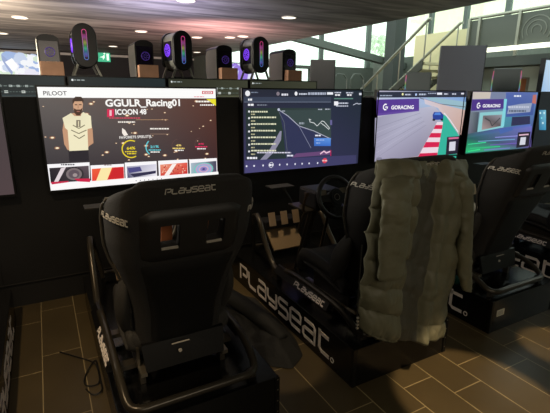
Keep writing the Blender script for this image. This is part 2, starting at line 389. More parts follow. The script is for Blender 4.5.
# ================================================================== SCREENS
class Canvas:
    """flat image in the plane of a display; every layer a hair in front of the last"""
    def __init__(s, Y): s.Y = Y; s.v = []; s.f = []; s.c = []; s.k = 0
    def poly(s, pts, col):          # world x,z points
        s.k += 1; y = s.Y-.0004-s.k*2e-5; b = len(s.v)
        s.v += [(x, y, z) for x, z in pts]; s.f.append(tuple(range(b, b+len(pts))))
        cols = (col*len(pts))[:len(pts)] if isinstance(col, list) else [col]*len(pts)
        s.c += [lin(c) for c in cols]
    def px(s, pts, col): s.poly([(lambda q: (q.x, q.z))(at(x, y, s.Y)) for x, y in pts], col)
    def pr(s, x0, y0, x1, y1, col): s.px([(x0, y1), (x1, y1), (x1, y0), (x0, y0)], col)
    def rect(s, x0, z0, x1, z1, col): s.poly([(x0, z0), (x1, z0), (x1, z1), (x0, z1)], col)
    def ell(s, px, py, rx, ry, col, n=18, a0=0, a1=360):
        c = at(px, py, s.Y); s.poly([(c.x+rx*math.cos(R(a0+(a1-a0)*i/n)), c.z+ry*math.sin(R(a0+(a1-a0)*i/n))) for i in range(n)], col)
    def arc(s, px, py, r, th, a0, a1, col, n=16):
        c = at(px, py, s.Y)
        for i in range(n):
            A, B = R(a0+(a1-a0)*i/n), R(a0+(a1-a0)*(i+1)/n)
            s.poly([(c.x+r*math.cos(A), c.z+r*math.sin(A)), (c.x+(r+th)*math.cos(A), c.z+(r+th)*math.sin(A)), (c.x+(r+th)*math.cos(B), c.z+(r+th)*math.sin(B)), (c.x+r*math.cos(B), c.z+r*math.sin(B))], col)
            s.k -= 1
        s.k += 1
    def line(s, pts, wd, col):
        P = [at(x, y, s.Y) for x, y in pts]
        for a, b in zip(P, P[1:]):
            d = (b-a).normalized()*wd/2; n = Vector((-d.z, 0, d.x))
            s.poly([((a-n).x, (a-n).z), ((b-n).x, (b-n).z), ((b+n).x, (b+n).z), ((a+n).x, (a+n).z)], col)
    def text(s, t, px, py, px2, h, col, bold=.02):   # baseline start, right end pixel, cap height in m
        vs, fs = text2d(t, bold); a = at(px, py, s.Y); b = at(px2, py, s.Y)
        x1 = max(x for x, y in vs); x0 = min(x for x, y in vs); sx = (b.x-a.x)/(x1-x0); sy = h/.7
        s.k += 1; y = s.Y-.0004-s.k*2e-5; o = len(s.v)
        s.v += [(a.x+(x-x0)*sx, y, a.z+z*sy) for x, z in vs]; s.c += None or [lin(col)]*len(vs)
        s.f += [tuple(i+o for i in f) for f in fs]
    def dashes(s, px0, px1, py, h, col, seed=0):
        rnd = random.Random(seed+int(px0*7+py*13)); x = px0
        while x < px1:
            wd = rnd.uniform(1, 3); s.pr(x, py-h/2, min(px1, x+wd), py+h/2, col); x += wd+.5; s.k -= 1
        s.k += 1
    def build(s, name, parent):
        me = bpy.data.meshes.new(name); me.from_pydata(s.v, [], s.f); me.materials.append(SCREEN)
        ca = me.color_attributes.new('Col', 'FLOAT_COLOR', 'POINT')
        for i, c in enumerate(s.c): ca.data[i].color = c
        o = bpy.data.objects.new(name, me); C.objects.link(o); o.parent = parent
        if parent: o.matrix_parent_inverse = Matrix.Translation(parent.location).inverted()
        return o
D, TW, TH, TZ = 3.205, 1.21, .681, 1.526
def tv(x0, label, w=TW, h=TH, ztop=TZ, Y=D, group='large displays on the black partition'):
    e = empty('television', (x0+w/2, Y+.03, ztop-h-.01), label, 'television', group)
    def loc(m): 
        for v in m.bm.verts: v.co -= e.location
        return m
    m = MB(); b = .011
    m.box(x0-b, x0+w+b, Y+.004, Y+.055, ztop-h-b-.006, ztop+b, .004)
    loc(m).build('housing', BEZEL, e)
    m = MB(); m.box(x0-b, x0+w+b, Y-.004, Y+.003, ztop, ztop+b); m.box(x0-b, x0+w+b, Y-.004, Y+.003, ztop-h-b-.006, ztop-h); m.box(x0-b, x0, Y-.004, Y+.003, ztop-h, ztop); m.box(x0+w, x0+w+b, Y-.004, Y+.003, ztop-h, ztop)
    loc(m).build('bezel', BEZEL, e)
    c = Canvas(Y); return e, c
# TV 1 : driver card ------------------------------------------------
e, c = tv(.007, 'large television showing the driver card with a man in a white shirt')
X0 = .007
c.rect(X0, TZ-TH, X0+TW, TZ, [(66, 58, 60), (62, 42, 44), (96, 62, 50), (98, 92, 84)])
c.px([(37, 98), (216, 98), (216, 176), (50, 190)], [(96, 90, 88), (92, 56, 46), (52, 36, 42), (42, 39, 48)])
rnd = random.Random(3)
for i in range(46):
    x = rnd.uniform(42, 214); y = rnd.uniform(100, 160); r = rnd.choice((.0025, .003, .004, .007)); c.ell(x, y, r*2.6, r*1.5, (150, 105, 80), 8); c.ell(x, y, r*1.5, r*.8, (255, 240, 205), 8)
c.px([(35, 86), (217, 88.4), (217, 98.4), (37, 97.6)], (252, 252, 250))
c.text('PILOOT', 43.5, 95.3, 67, .027, (60, 56, 60), .01)
c.pr(202, 91, 213, 94, (205, 60, 70)); c.pr(203, 91.7, 212, 93.4, (252, 246, 246)); c.dashes(204, 211, 92.6, .8, (200, 80, 90))
c.dashes(194, 204, 96.8, .8, (230, 130, 140))
c.px([(206, 99), (216, 99), (216, 106)], (235, 225, 50)); c.dashes(196, 210, 101.5, 1.6, (250, 246, 235)); c.dashes(200, 214, 105, 1.4, (245, 240, 235))
class _Fig:      # the driver's figure, drawn a little slimmer about its own middle
    def px(s_, pts, col): c.px([(77.5+(x-77.5)*.86, y) for x, y in pts], col)
    def line(s_, pts, wd, col): c.line([(77.5+(x-77.5)*.86, y) for x, y in pts], wd, col)
    def pr(s_, x0, y0, x1, y1, col): s_.px([(x0, y1), (x1, y1), (x1, y0), (x0, y0)], col)
fc = _Fig()
# figure
sk = (196, 150, 118)
fc.px([(62, 118), (72, 113), (84, 113), (92, 118), (95, 130), (96, 143), (91, 146), (88, 150), (66, 150), (62, 144), (60, 130)], sk)
fc.px([(63, 128), (60, 118), (70, 113), (74, 116), (80, 116), (84, 112), (93, 116), (94, 128), (89, 129), (90, 150), (68, 151), (66, 130)], [(232, 224, 190)]*6+[(240, 232, 196)]*7)
for yy, xx0, xx1 in ((126, 72, 86), (131, 70, 88), (136, 73, 86)): fc.line([(xx0, yy-1), ((xx0+xx1)/2, yy+2.5), (xx1, yy-1)], .006, (120, 112, 90))
fc.pr(76, 120, 81, 127, (125, 115, 98)); fc.pr(78, 121, 79.3, 126.5, (225, 215, 180))
fc.px([(67, 151), (90, 150), (91, 161), (68, 162)], (44, 40, 46))
fc.px([(75, 106), (82, 106), (81.5, 116), (75.5, 116)], (170, 122, 96))
fc.px([(72, 102), (75, 98.5), (82, 98.5), (84, 102), (83.2, 110), (80.5, 114), (76.5, 114), (73, 110)], (205, 160, 128))
fc.px([(71.8, 105), (71.6, 100), (75, 96.6), (82, 96.8), (84.5, 100), (84, 104), (82.6, 101.2), (74, 101.4)], (62, 44, 36))
fc.px([(73, 108), (76, 109.5), (81, 109.5), (83.3, 107.6), (82, 113), (80, 115.4), (76.5, 115.4), (74, 113)], (72, 48, 38))
fc.pr(74.2, 104.3, 77.2, 105.2, (70, 46, 40)); fc.pr(79, 104.2, 82.2, 105.1, (70, 46, 40)); fc.pr(76.5, 111, 80, 111.8, (170, 110, 96)); fc.pr(77.6, 105, 78.8, 108.4, (180, 134, 104))
c.text('GGULR_Racing01', 105.5, 106.4, 180, .047, (252, 250, 246), .03)
c.pr(107, 109, 114, 117, (214, 40, 84)); c.pr(109.4, 110.2, 111.6, 115.8, (240, 190, 200)); c.text('ICOON 48', 115.5, 114.6, 146.5, .036, (250, 248, 244), .03)
c.dashes(109, 140, 118, .9, (230, 70, 100)); c.dashes(118, 135, 122, 1.5, (240, 232, 222)); c.pr(136, 119.5, 168, 119.9, (190, 150, 110))
c.dashes(150, 169, 128.7, 1.4, (245, 240, 232)); c.pr(150, 133.8, 169, 134.2, (160, 130, 110)); c.px([(122, 128), (125, 130), (128, 135), (124, 136), (122, 133)], (246, 236, 226))
c.text('FAVORIETE SPEELSTIJL', 119.5, 138.8, 152, .018, (245, 240, 235), .015)
for px, t, col, a0, a1, hh in ((131, '64%', (236, 212, 44), 60, 300, .019), (154.5, '21%', (100, 205, 215), 130, 230, .017), (178.5, '4%', (245, 215, 120), 0, 0, .013), (201, '3%', (225, 50, 100), 0, 0, .012)):
    yy = 149 - (px-131)*.07
    if a0 or a1: c.arc(px, yy, .058, .008, a0, a1, col)
    else: c.arc(px, yy, .05, .002, 100, 260, (110, 80, 76))
    wpx = 4.3 if px < 170 else 2.8
    c.text(t, px-wpx, yy+.6, px+wpx, hh, col, .03)
    c.dashes(px-6, px+6, yy+2.6, 1.1, col); c.dashes(px-4, px+5, yy+4.6, 1.1, (250, 248, 244) if px > 150 else col)
# bottom strip of cards
c.px([(49.8, 183.5), (217.8, 171.5), (218.4, 176.4), (50.8, 190.6)], (252, 250, 250))
def card(xl, xr, ytop, ybot):
    c.px([(xl, ybot), (xr, ybot-(xr-xl)*.075), (xr-.6, ytop-(xr-xl)*.05), (xl-1, ytop)], (250, 248, 250))
card(48.2, 90, 164.3, 184.5); c.dashes(61, 75, 164.6, 1.3, (70, 70, 76))
c.px([(49.2, 168), (88.6, 165.6), (89.4, 180.5), (50.8, 183)], [(44, 40, 46), (96, 82, 90), (70, 60, 66), (30, 28, 34)])
c.px([(61, 168), (66, 167), (58, 182), (54, 182)], (226, 214, 218)); c.ell(74, 174, .062, .05, (52, 48, 52)); c.ell(74, 174, .05, .042, (124, 112, 114)); c.ell(74, 174, .035, .03, (96, 84, 92)); c.ell(75, 175, .015, .013, (160, 146, 146))
c.px([(50.5, 182), (68, 180.8), (69, 182), (52, 184.4)], (200, 44, 76)); c.px([(74, 178.6), (90, 178.4), (90, 182), (78, 181.4)], (206, 36, 74))
card(91.3, 124.5, 165.4, 182); c.dashes(104, 112, 165, 1, (150, 130, 130)); 
c.px([(91.8, 168.8), (123.6, 166.6), (124, 178.3), (92, 181)], [(240, 96, 62), (236, 60, 50), (226, 50, 46), (232, 66, 50)])
c.px([(101, 168), (112, 167.3), (107, 180), (96, 180.8)], (252, 232, 170)); c.px([(113, 168), (123.4, 167), (123.6, 177.6), (108, 179)], (206, 40, 46))
card(125.6, 157, 162.6, 179.6); c.px([(126.6, 166.4), (156, 164), (156.2, 175.6), (127.4, 178)], [(150, 150, 176), (215, 212, 228), (235, 232, 240), (60, 60, 104)])
c.px([(127.4, 168), (140, 166.5), (142, 171), (129, 172.8)], (78, 76, 132)); c.px([(130, 174), (156, 170.5), (155.6, 173.2), (134, 177)], (50, 48, 76))
card(159, 188, 160.8, 177.6); c.px([(160, 164.6), (187.2, 162.4), (187.4, 173.6), (160.4, 175.8)], [(236, 150, 120), (228, 90, 76), (202, 40, 44), (214, 66, 56)])
for i in range(40):
    x = rnd.uniform(161, 186); y = rnd.uniform(165, 173); c.ell(x, y, .006, .005, rnd.choice(((240, 190, 170), (180, 30, 40), (236, 120, 90))), 6)
c.px([(172, 164), (176.5, 163.6), (169, 175), (164, 175.4)], (250, 240, 235))
card(190, 217.2, 159.4, 175); c.px([(190.6, 163), (216, 160.8), (216.4, 171.6), (191, 173.6)], [(170, 186, 200), (60, 58, 80), (82, 66, 96), (150, 190, 196)])
for r_, cc_ in ((.085, (120, 196, 190)), (.072, (196, 160, 200)), (.06, (150, 176, 214)), (.045, (206, 170, 200)), (.03, (140, 130, 190)), (.012, (70, 60, 120))): c.ell(203.5, 169, r_*.95, r_*.62, cc_)
c.px([(188.6, 173.8), (218, 171.6), (218.4, 176.4), (188.6, 178.6)], (252, 251, 250))
for i in range(7): c.ell(136+i*4.2, 180.6-i*.34, .004, .004, (90, 90, 100), 6)
c.build('screen', e)
# TV 2 : timing screen -------------------------------------------------
X0 = 1.449
e, c = tv(X0, 'large television showing a dark map page with a red button and track outline')
c.rect(X0, TZ-TH, X0+TW, TZ, [(58, 56, 92), (46, 48, 74), (34, 44, 54), (42, 44, 56)])
c.pr(244, 97, 331, 101.8, (58, 66, 84)); c.pr(244, 101.8, 331, 102.3, (120, 128, 148))
c.px([(246, 108), (331, 108), (330, 164), (246, 168)], [(40, 54, 50), (54, 66, 66), (44, 62, 54), (40, 44, 60)])
c.px([(279, 110), (302, 127), (331, 139), (331, 165), (287, 167), (283, 130)], (50, 54, 84)); c.px([(279, 110), (300, 125), (331, 138), (331, 110)], (58, 72, 72))
c.line([(279, 110), (288, 116), (299, 126), (314, 131), (331, 139)], .007, (170, 172, 190)); c.line([(299, 126), (311, 148)], .005, (130, 134, 158)); c.line([(279, 112), (284, 122), (287, 150), (287, 158)], .005, (96, 102, 110))
c.px([(280, 131), (281.6, 131), (281, 140), (274, 152), (266, 160), (260, 160), (270, 149)], (140, 138, 160))
c.ell(247.6, 93.4, .022, .022, (236, 236, 240)); c.dashes(251, 258, 92.4, 1, (120, 130, 150))
c.ell(278, 93.7, .016, .016, (130, 120, 130)); c.dashes(281.5, 288, 94.6, 2, (225, 225, 235)); c.ell(296, 93.6, .014, .017, (240, 240, 245)); c.dashes(299, 307, 94, 1.6, (200, 205, 220))
c.dashes(308, 326, 93.6, 2.4, (175, 182, 200)); c.pr(327, 92.2, 333, 94.6, (235, 238, 245)); c.dashes(334.5, 341, 92.6, 1.2, (200, 205, 220)); c.dashes(335, 340, 95, 1.6, (235, 235, 240)); c.dashes(346, 353, 92.8, 1.2, (200, 205, 220)); c.dashes(347, 352, 95, 1.6, (235, 235, 240)); c.dashes(359, 362.6, 94, 2.2, (210, 215, 225))
c.dashes(248, 252, 99.6, 2, (240, 240, 245)); c.dashes(248, 254, 104.8, 2, (240, 240, 245)); c.dashes(257, 267, 105, 1, (130, 136, 150))
for i in range(7):
    yy = 111.5+i*6.9-(i*.25)
    c.ell(249, yy, .009, .009, (230, 230, 235), 8); c.dashes(251, 276-(8 if i == 0 else 0), yy+.2-(1 if i else 0), 1.5, (222, 222, 190)); c.dashes(251, 255, yy+2.8, 1.2, (190, 186, 150))
c.ell(278.6, 109.6, .012, .012, (190, 195, 215), 8); c.dashes(282, 285, 111, 1, (160, 165, 180))
c.dashes(257, 291, 152.6, 1.2, (215, 212, 230)); c.dashes(247, 257, 158, 2, (240, 240, 250)); c.dashes(287, 293, 155.6, 1.6, (225, 225, 240))
c.line([(311, 120), (309, 119), (310, 122), (314, 123), (317, 126), (319, 124), (322, 121), (324, 121.6), (329.4, 128), (328.6, 129.4), (325, 126), (321, 123.2)], .006, (215, 220, 220))
c.dashes(318, 322, 109.4, 1, (180, 185, 200)); c.dashes(325, 330, 109.2, 1, (180, 185, 200)); c.pr(330, 120, 332, 125, (104, 100, 150)); c.dashes(299, 304, 123.3, 2, (150, 160, 170))
c.pr(334, 98, 353, 99.2, (90, 130, 118)); c.pr(334, 101.4, 338, 105.4, (240, 240, 245)); c.dashes(338, 348, 103.2, 1.4, (200, 205, 220)); c.dashes(336, 348, 106, 1, (205, 210, 225)); c.line([(353, 105), (357, 103), (358, 104), (362, 103.6)], .006, (200, 205, 220))
c.pr(314, 138, 330.6, 146, [(58, 104, 190), (60, 110, 200), (96, 150, 226), (80, 130, 214)]); c.dashes(315, 321, 135.5, 1.4, (235, 235, 245)); c.dashes(316, 324, 140, .8, (170, 195, 240)); c.dashes(316, 320, 143, .8, (170, 195, 240))
c.px([(296, 153.5), (330, 150.6), (330, 154.6), (292, 157.6)], (104, 72, 116)); c.line([(320, 154), (324, 151), (326, 153), (330, 151.4)], .012, (240, 200, 220)); c.pr(330.2, 150, 331, 156, (190, 30, 90))
c.px([(245, 160.5), (356, 155), (356, 163.6), (245, 173)], [(70, 66, 112), (62, 62, 98), (62, 62, 98), (76, 72, 120)])
for i, x in enumerate((246.5, 254, 263, 279.5, 287, 295, 302, 309, 317.5)): c.ell(x, 166.2-(x-246)*.045, .008, .009, (225, 225, 240), 8)
c.arc(271, 164.9, .02, .004, 0, 360, (235, 235, 245)); c.dashes(269, 273, 165, 2, (235, 235, 245)); c.ell(324.6, 160.6, .026, .024, (224, 60, 84)); c.dashes(322, 327, 160.6, 1.4, (240, 190, 190))
c.build('screen', e)
# TV 3 : race broadcast -------------------------------------------------
def brand(c, x0, y0, x1, y1, y2, y3, tx):
    c.px([(x0, y2), (x1, y3), (x1, y1), (x0, y0)], (88, 60, 150))
def mark(c, px, py, r, col=(250, 250, 252)):
    c.arc(px, py, r*.62, r*.38, 60, 300, col, 5); c.ell(px+.6, py, r*.26, r*.3, col, 6); c.arc(px, py, r*.62, r*.3, -40, 10, col, 3)
X0 = 2.869
e, c = tv(X0, 'large television showing a race track with red and white kerbs')
c.rect(X0, TZ-TH, X0+TW, TZ, [(176, 172, 190), (190, 160, 150), (150, 178, 214), (180, 176, 196)])
c.px([(377, 96), (466, 96), (465, 110), (377, 106)], [(190, 196, 222), (120, 160, 215), (140, 176, 214), (180, 184, 205)])
c.px([(425, 96), (466, 102), (465, 110), (455, 107), (430, 100)], (150, 186, 200)); c.line([(420, 98), (440, 104), (466, 107)], .008, (100, 110, 120))
c.px([(424, 99), (440, 104), (465, 110), (461, 135), (444, 117), (438, 108), (425, 104)], [(214, 200, 210), (210, 190, 190), (205, 176, 166), (196, 160, 150), (210, 180, 172), (214, 196, 200), (206, 200, 214)])
c.px([(375, 118), (420, 108), (434, 106), (441, 114), (437, 122), (418, 156), (374, 162.4)], [(156, 154, 176), (182, 182, 204), (190, 190, 206), (176, 172, 190), (160, 156, 176), (140, 134, 158), (164, 160, 184)])
for i in range(7): c.line([(376, 128+i*5), (420+i, 113+i*2)], .004, (184, 182, 202) if i % 2 else (142, 140, 164))
c.ell(379, 159, .04, .018, (130, 128, 148))
c.px([(441, 113), (446, 116), (460, 137), (456, 158), (437, 159), (439, 138), (442, 122)], [(52, 180, 156)]*7)
c.line([(444, 113), (450, 120), (458, 132)], .012, (225, 225, 235))
kerb = [((437, 122), (443, 122)), ((435.5, 125), (442.6, 125)), ((433.5, 129), (442, 129)), ((431, 133), (441.2, 133)), ((428.6, 137.5), (440.4, 137.5)), ((426, 142), (439.6, 142)), ((423, 147.6), (438.6, 147)), ((420, 153.4), (437.6, 152.6)), ((418, 157), (437, 156))]
for i in range(8):
    (a, b), (d_, e_) = kerb[i], kerb[i+1]; c.px([d_, e_, b, a], (214, 32, 80) if i % 2 == 1 or i == 7 else (236, 216, 226))
c.px([(432.5, 115), (434, 112), (441, 112), (443.5, 115), (443, 119.6), (433, 120)], (40, 64, 150)); c.px([(435, 112.6), (440, 112.4), (441, 115), (434, 115)], (80, 130, 214)); c.pr(432.5, 118.8, 435, 120.8, (26, 26, 40)); c.pr(440.6, 118.6, 443, 120.6, (26, 26, 40))
c.px([(377, 92), (466.5, 91), (466.4, 97.2), (377, 97.6)], (44, 48, 66))
c.dashes(380, 392, 95.6, 1, (170, 180, 200)); c.ell(402.6, 94.2, .013, .013, (240, 236, 170), 8); c.dashes(405, 411, 94.6, 1.4, (190, 196, 214)); c.ell(416, 94.6, .013, .013, (190, 210, 250), 8); c.dashes(419, 426, 94.4, 1.6, (190, 200, 220)); c.dashes(428, 436, 93.4, 1, (170, 180, 200)); c.pr(437, 92.6, 442, 94.8, (232, 234, 244)); c.dashes(444, 448, 94, 1.4, (200, 204, 220)); c.dashes(452, 456, 94, 1.4, (200, 204, 220)); c.dashes(461, 465, 93.6, 1.6, (220, 220, 230))
c.px([(376.5, 116), (419, 111), (419, 98.6), (376.6, 99.6)], (98, 70, 156)); c.px([(376.5, 113.5), (419, 109.4), (419, 98.6), (376.6, 99.6)], (86, 58, 146))
mark(c, 385.4, 107, .034); c.text('GORACING', 391, 109.3, 413.5, .036, (250, 250, 252), .03)
c.px([(447, 137), (460, 136), (458, 153.5), (445.6, 155)], (38, 30, 50)); c.px([(448.6, 137.6), (458.6, 137), (458.4, 138.6), (448.4, 139.4)], (214, 110, 150))
c.px([(449.4, 142), (455.6, 141.4), (455, 150.4), (448.8, 151)], (214, 214, 226))
c.build('screen', e)
# TV 4 : collage -------------------------------------------------
X0 = 4.215
e, c = tv(X0, 'large television showing a purple and green collage of race images')
c.rect(X0, TZ-TH, X0+TW, TZ, [(40, 150, 120), (70, 70, 120), (90, 130, 190), (150, 130, 170)])
c.px([(473, 92), (491, 92), (490, 98.6), (472.6, 99)], (200, 190, 180)); c.px([(491, 92), (506, 92), (505, 99), (491, 99)], (120, 130, 160)); 
c.px([(506, 92.5), (536, 92.5), (533, 115), (506, 117)], [(80, 100, 170), (90, 110, 170), (60, 84, 150), (66, 90, 160)])
c.px([(509, 106), (520, 104), (532, 103), (530, 112), (507, 114)], (150, 160, 186)); c.dashes(508, 529, 107, 2, (190, 196, 214)); c.dashes(509, 526, 111, 2, (90, 100, 120)); c.dashes(514, 521, 96, 1.6, (225, 230, 240))
c.px([(533, 95), (536.5, 94.6), (536, 104), (532, 103)], (190, 110, 100))
c.px([(470, 112), (479, 112), (477, 132), (467.5, 134)], [(120, 130, 140), (70, 80, 96), (60, 70, 80), (110, 110, 130)])
c.px([(480, 112.6), (505, 111), (503, 131), (477.4, 132)], (140, 200, 205)); c.px([(483, 115.6), (502, 114.6), (500.6, 126), (481.6, 130)], [(110, 104, 110), (150, 150, 160), (90, 80, 84), (170, 150, 150)])
c.line([(485, 118), (490, 121), (492, 126), (500, 118)], .014, (60, 60, 66)); c.px([(504, 99), (507, 99), (504, 126), (501, 128)], (130, 210, 220))
c.px([(467, 134), (500, 128), (531, 124), (530, 130), (466.6, 142)], [(60, 90, 96), (80, 90, 160), (84, 110, 190), (100, 110, 190), (40, 120, 110)])
c.px([(466.6, 138), (532, 126), (531, 147.4), (465, 152.4)], [(34, 96, 90), (110, 110, 190), (92, 74, 140), (46, 190, 120)])
for i, (x0, x1, yy, col) in enumerate(((468, 486, 143, (60, 220, 150)), (470, 500, 147, (50, 200, 130)), (478, 515, 140, (110, 160, 200)), (495, 526, 136, (140, 140, 216)), (490, 520, 143.6, (110, 90, 180)), (468, 480, 150, (50, 230, 140)), (484, 510, 148.6, (120, 120, 200)))):
    c.px([(x0, yy+1), (x1, yy-1.2), (x1, yy-.2), (x0, yy+1.8)], col)
c.px([(499, 129), (512, 127), (513, 130), (500, 134)], (70, 100, 170)); c.px([(512, 117), (530, 116), (530, 124), (511, 126)], (44, 44, 80))
c.px([(471, 111), (503.4, 108.6), (504, 99), (472.2, 99.6)], (74, 48, 132)); mark(c, 478.6, 105.6, .034); c.text('GORACING', 482.4, 107.4, 500, .034, (250, 250, 252), .03)
c.px([(518, 132.4), (530.6, 131.6), (528.6, 146), (516, 148)], (34, 28, 44)); c.px([(519, 134.4), (528.6, 133.6), (528.4, 135), (519, 135.8)], (220, 180, 200)); c.px([(520.6, 137.4), (526, 137), (525, 144.6), (519.4, 145)], (210, 212, 224))
c.build('screen', e)
# TV 0 at the left edge, TV 5 far right
X0 = -1.415
e, c = tv(X0, 'large television cut off by the left edge showing a dull pinkish page')
c.rect(X0, TZ-TH, X0+TW, TZ, [(70, 60, 62), (80, 66, 68), (70, 62, 64), (54, 52, 54)])
c.build('screen', e)
X0 = 5.49
e, c = tv(X0, 'large television at the far right end showing teal images')
c.rect(X0, TZ-TH, X0+TW, TZ, (20, 24, 30))
c.pr(539, 110, 546, 130, [(40, 110, 150), (60, 150, 190), (120, 190, 215), (50, 120, 160)])
for i in range(4): c.pr(539.5+i*1.3, 112+(i*5) % 15, 541+i*1.3, 114+(i*5) % 15, rnd.choice(((120, 210, 220), (40, 90, 130), (200, 230, 235))))
c.build('screen', e)

# partition behind the screens
pt = empty('partition', (2.4, D+.13, 0), 'long matt black partition carrying the row of large televisions', 'partition')
def rel(m, e):
    for v in m.bm.verts: v.co -= e.location
    return m
for i in range(7):
    x = -3.2+i*1.42; m = MB(); m.box(x+.0005, x+1.4195, D+.08, D+.18, .185, 1.463, .002); rel(m, pt).build('panel', BLACK, pt)
m = MB(); m.box(-3.2, 6.74, D+.10, D+.18, 0, .18); rel(m, pt).build('plinth', mat('plinth_black', (15, 15, 16), .6), pt)
m = MB(); m.box(-3.2, 6.74, D+.078, D+.088, .18, .186); rel(m, pt).build('seam', mat('seam', (44, 42, 40), .5), pt)

# ================================================================== BACK ROW
YBk = 5.5; ZB = 1.672
bc = empty('display_counter', (0.5, YBk+.3, 0), 'black back counter carrying the computer towers behind the partition', 'counter')
m = MB(); m.box(-4.0, 3.62, YBk+.10, YBk+.75, 0, ZB-.03); rel(m, bc).build('body', BLACK, bc)
m = MB(); m.box(-4.02, 3.66, YBk+.062, YBk+.78, ZB-.03, ZB-.0, .004); rel(m, bc).build('top', mat('counter_top', (30, 28, 28), .5), bc)
lab = ['leftmost back-row screen, only its top strip in view', 'second back-row screen, its dark top strip above the driver card', 'third back-row screen, its top strip above the right of the driver card', 'back-row screen at the right end of the counter']
for i, x in enumerate((-1.56+.64, .34, 1.49, 2.62)):
    x = (-0.80, .335, 1.47, 2.60)[i]
    w_ = 1.09; zt = ZB-.012
    e, c = tv(x, lab[i], w_, .613, zt, YBk, 'smaller displays along the back counter')
    base = (34, 44, 46) if i < 2 else (60, 62, 48)
    c.rect(x, zt-.613, x+w_, zt, [tuple(v*.8 for v in base)]*2+[base, tuple(v*.8 for v in base)])
    def rr(a, b, zz, h, col, sd):
        q = random.Random(sd); xx = a
        while xx < b:
            wd = q.uniform(.01, .04); c.rect(x+xx, zt-zz-h/2, x+min(xx+wd, b), zt-zz+h/2, col); c.k -= 1; xx += wd+.012
        c.k += 1
    c.poly([(x+.02+.012*math.cos(a)+.02, zt-.035+.012*math.sin(a)) for a in [k*math.pi/5 for k in range(10)]], (220, 225, 225))
    rr(.06, .17, .035, .011, (160, 170, 170), i)
    for xx in (.05, .13, .22, .33, .45, .55, .62, .70, .82, .93): c.rect(x+xx, zt-.118, x+xx+.03, zt-.097, (170, 180, 176))
    rr(.09, .98, .108, .009, (110, 124, 120), i+9)
    for xx in (.04, .2, .4, .5, .66, .8): c.rect(x+xx, zt-.182, x+xx+.035, zt-.155, (190, 196, 190))
    rr(.3, .95, .168, .008, (90, 104, 100), i+19)
    c.rect(x, zt-.235, x+w_, zt-.2, tuple(v*1.3 for v in base))
    c.build('screen', e)

# computer towers -----------------------------------------------------
PCB = mat('tower_black', (10, 9, 12), .3); PCG = mat('tower_grey', (150, 150, 140), .35, .5); PCW = mat('tower_white', (240, 235, 220), .5)
def capsule(cx, cz, hw, hh, n=14):
    r = hw; P = []
    for i in range(n+1): a = math.pi*i/n; P.append((cx+r*math.cos(a), cz+hh-r+r*math.sin(a)))
    for i in range(n+1): a = math.pi+math.pi*i/n; P.append((cx+r*math.cos(a), cz-hh+r+r*math.sin(a)))
    return P
def attr_obj(name, verts, faces, cols, parent, strength_mat):
    me = bpy.data.meshes.new(name); me.from_pydata(verts, [], faces); me.materials.append(strength_mat)
    ca = me.color_attributes.new('Col', 'FLOAT_COLOR', 'POINT')
    for i, c_ in enumerate(cols): ca.data[i].color = c_
    o = bpy.data.objects.new(name, me); C.objects.link(o); o.parent = parent; return o
def hue(t):
    st_ = [(225, 50, 90), (230, 70, 130), (190, 90, 190), (190, 170, 70), (70, 190, 90), (50, 170, 190), (120, 90, 220), (200, 60, 200)]
    f = t*(len(st_)-1); i = min(int(f), len(st_)-2); k = f-i
    return lin(tuple(st_[i][j]*(1-k)+st_[i+1][j]*k for j in range(3)))
GLOWP = mat('violet_glow', (120, 60, 220), .4, emit=(118, 62, 225), estr=1.0)
GLOWD = mat('violet_glow_dim', (40, 24, 80), .4, emit=(62, 38, 118), estr=.6)
def fan(mb, c, r, axis, n=9):
    c = Vector(c)
    U, V = (Vector((1, 0, 0)), Vector((0, 0, 1))) if axis == 'Y' else (Vector((0, 1, 0)), Vector((0, 0, 1)))
    mb.tube([c+U*r*math.cos(k*math.pi/12)+V*r*math.sin(k*math.pi/12) for k in range(24)], r*.09, 6, closed=True)
    for k in range(n):
        a = 2*math.pi*k/n; mb.tube([c+(U*math.cos(a)+V*math.sin(a))*r*.25, c+(U*math.cos(a+.5)+V*math.sin(a+.5))*r*.85], r*.07, 4)
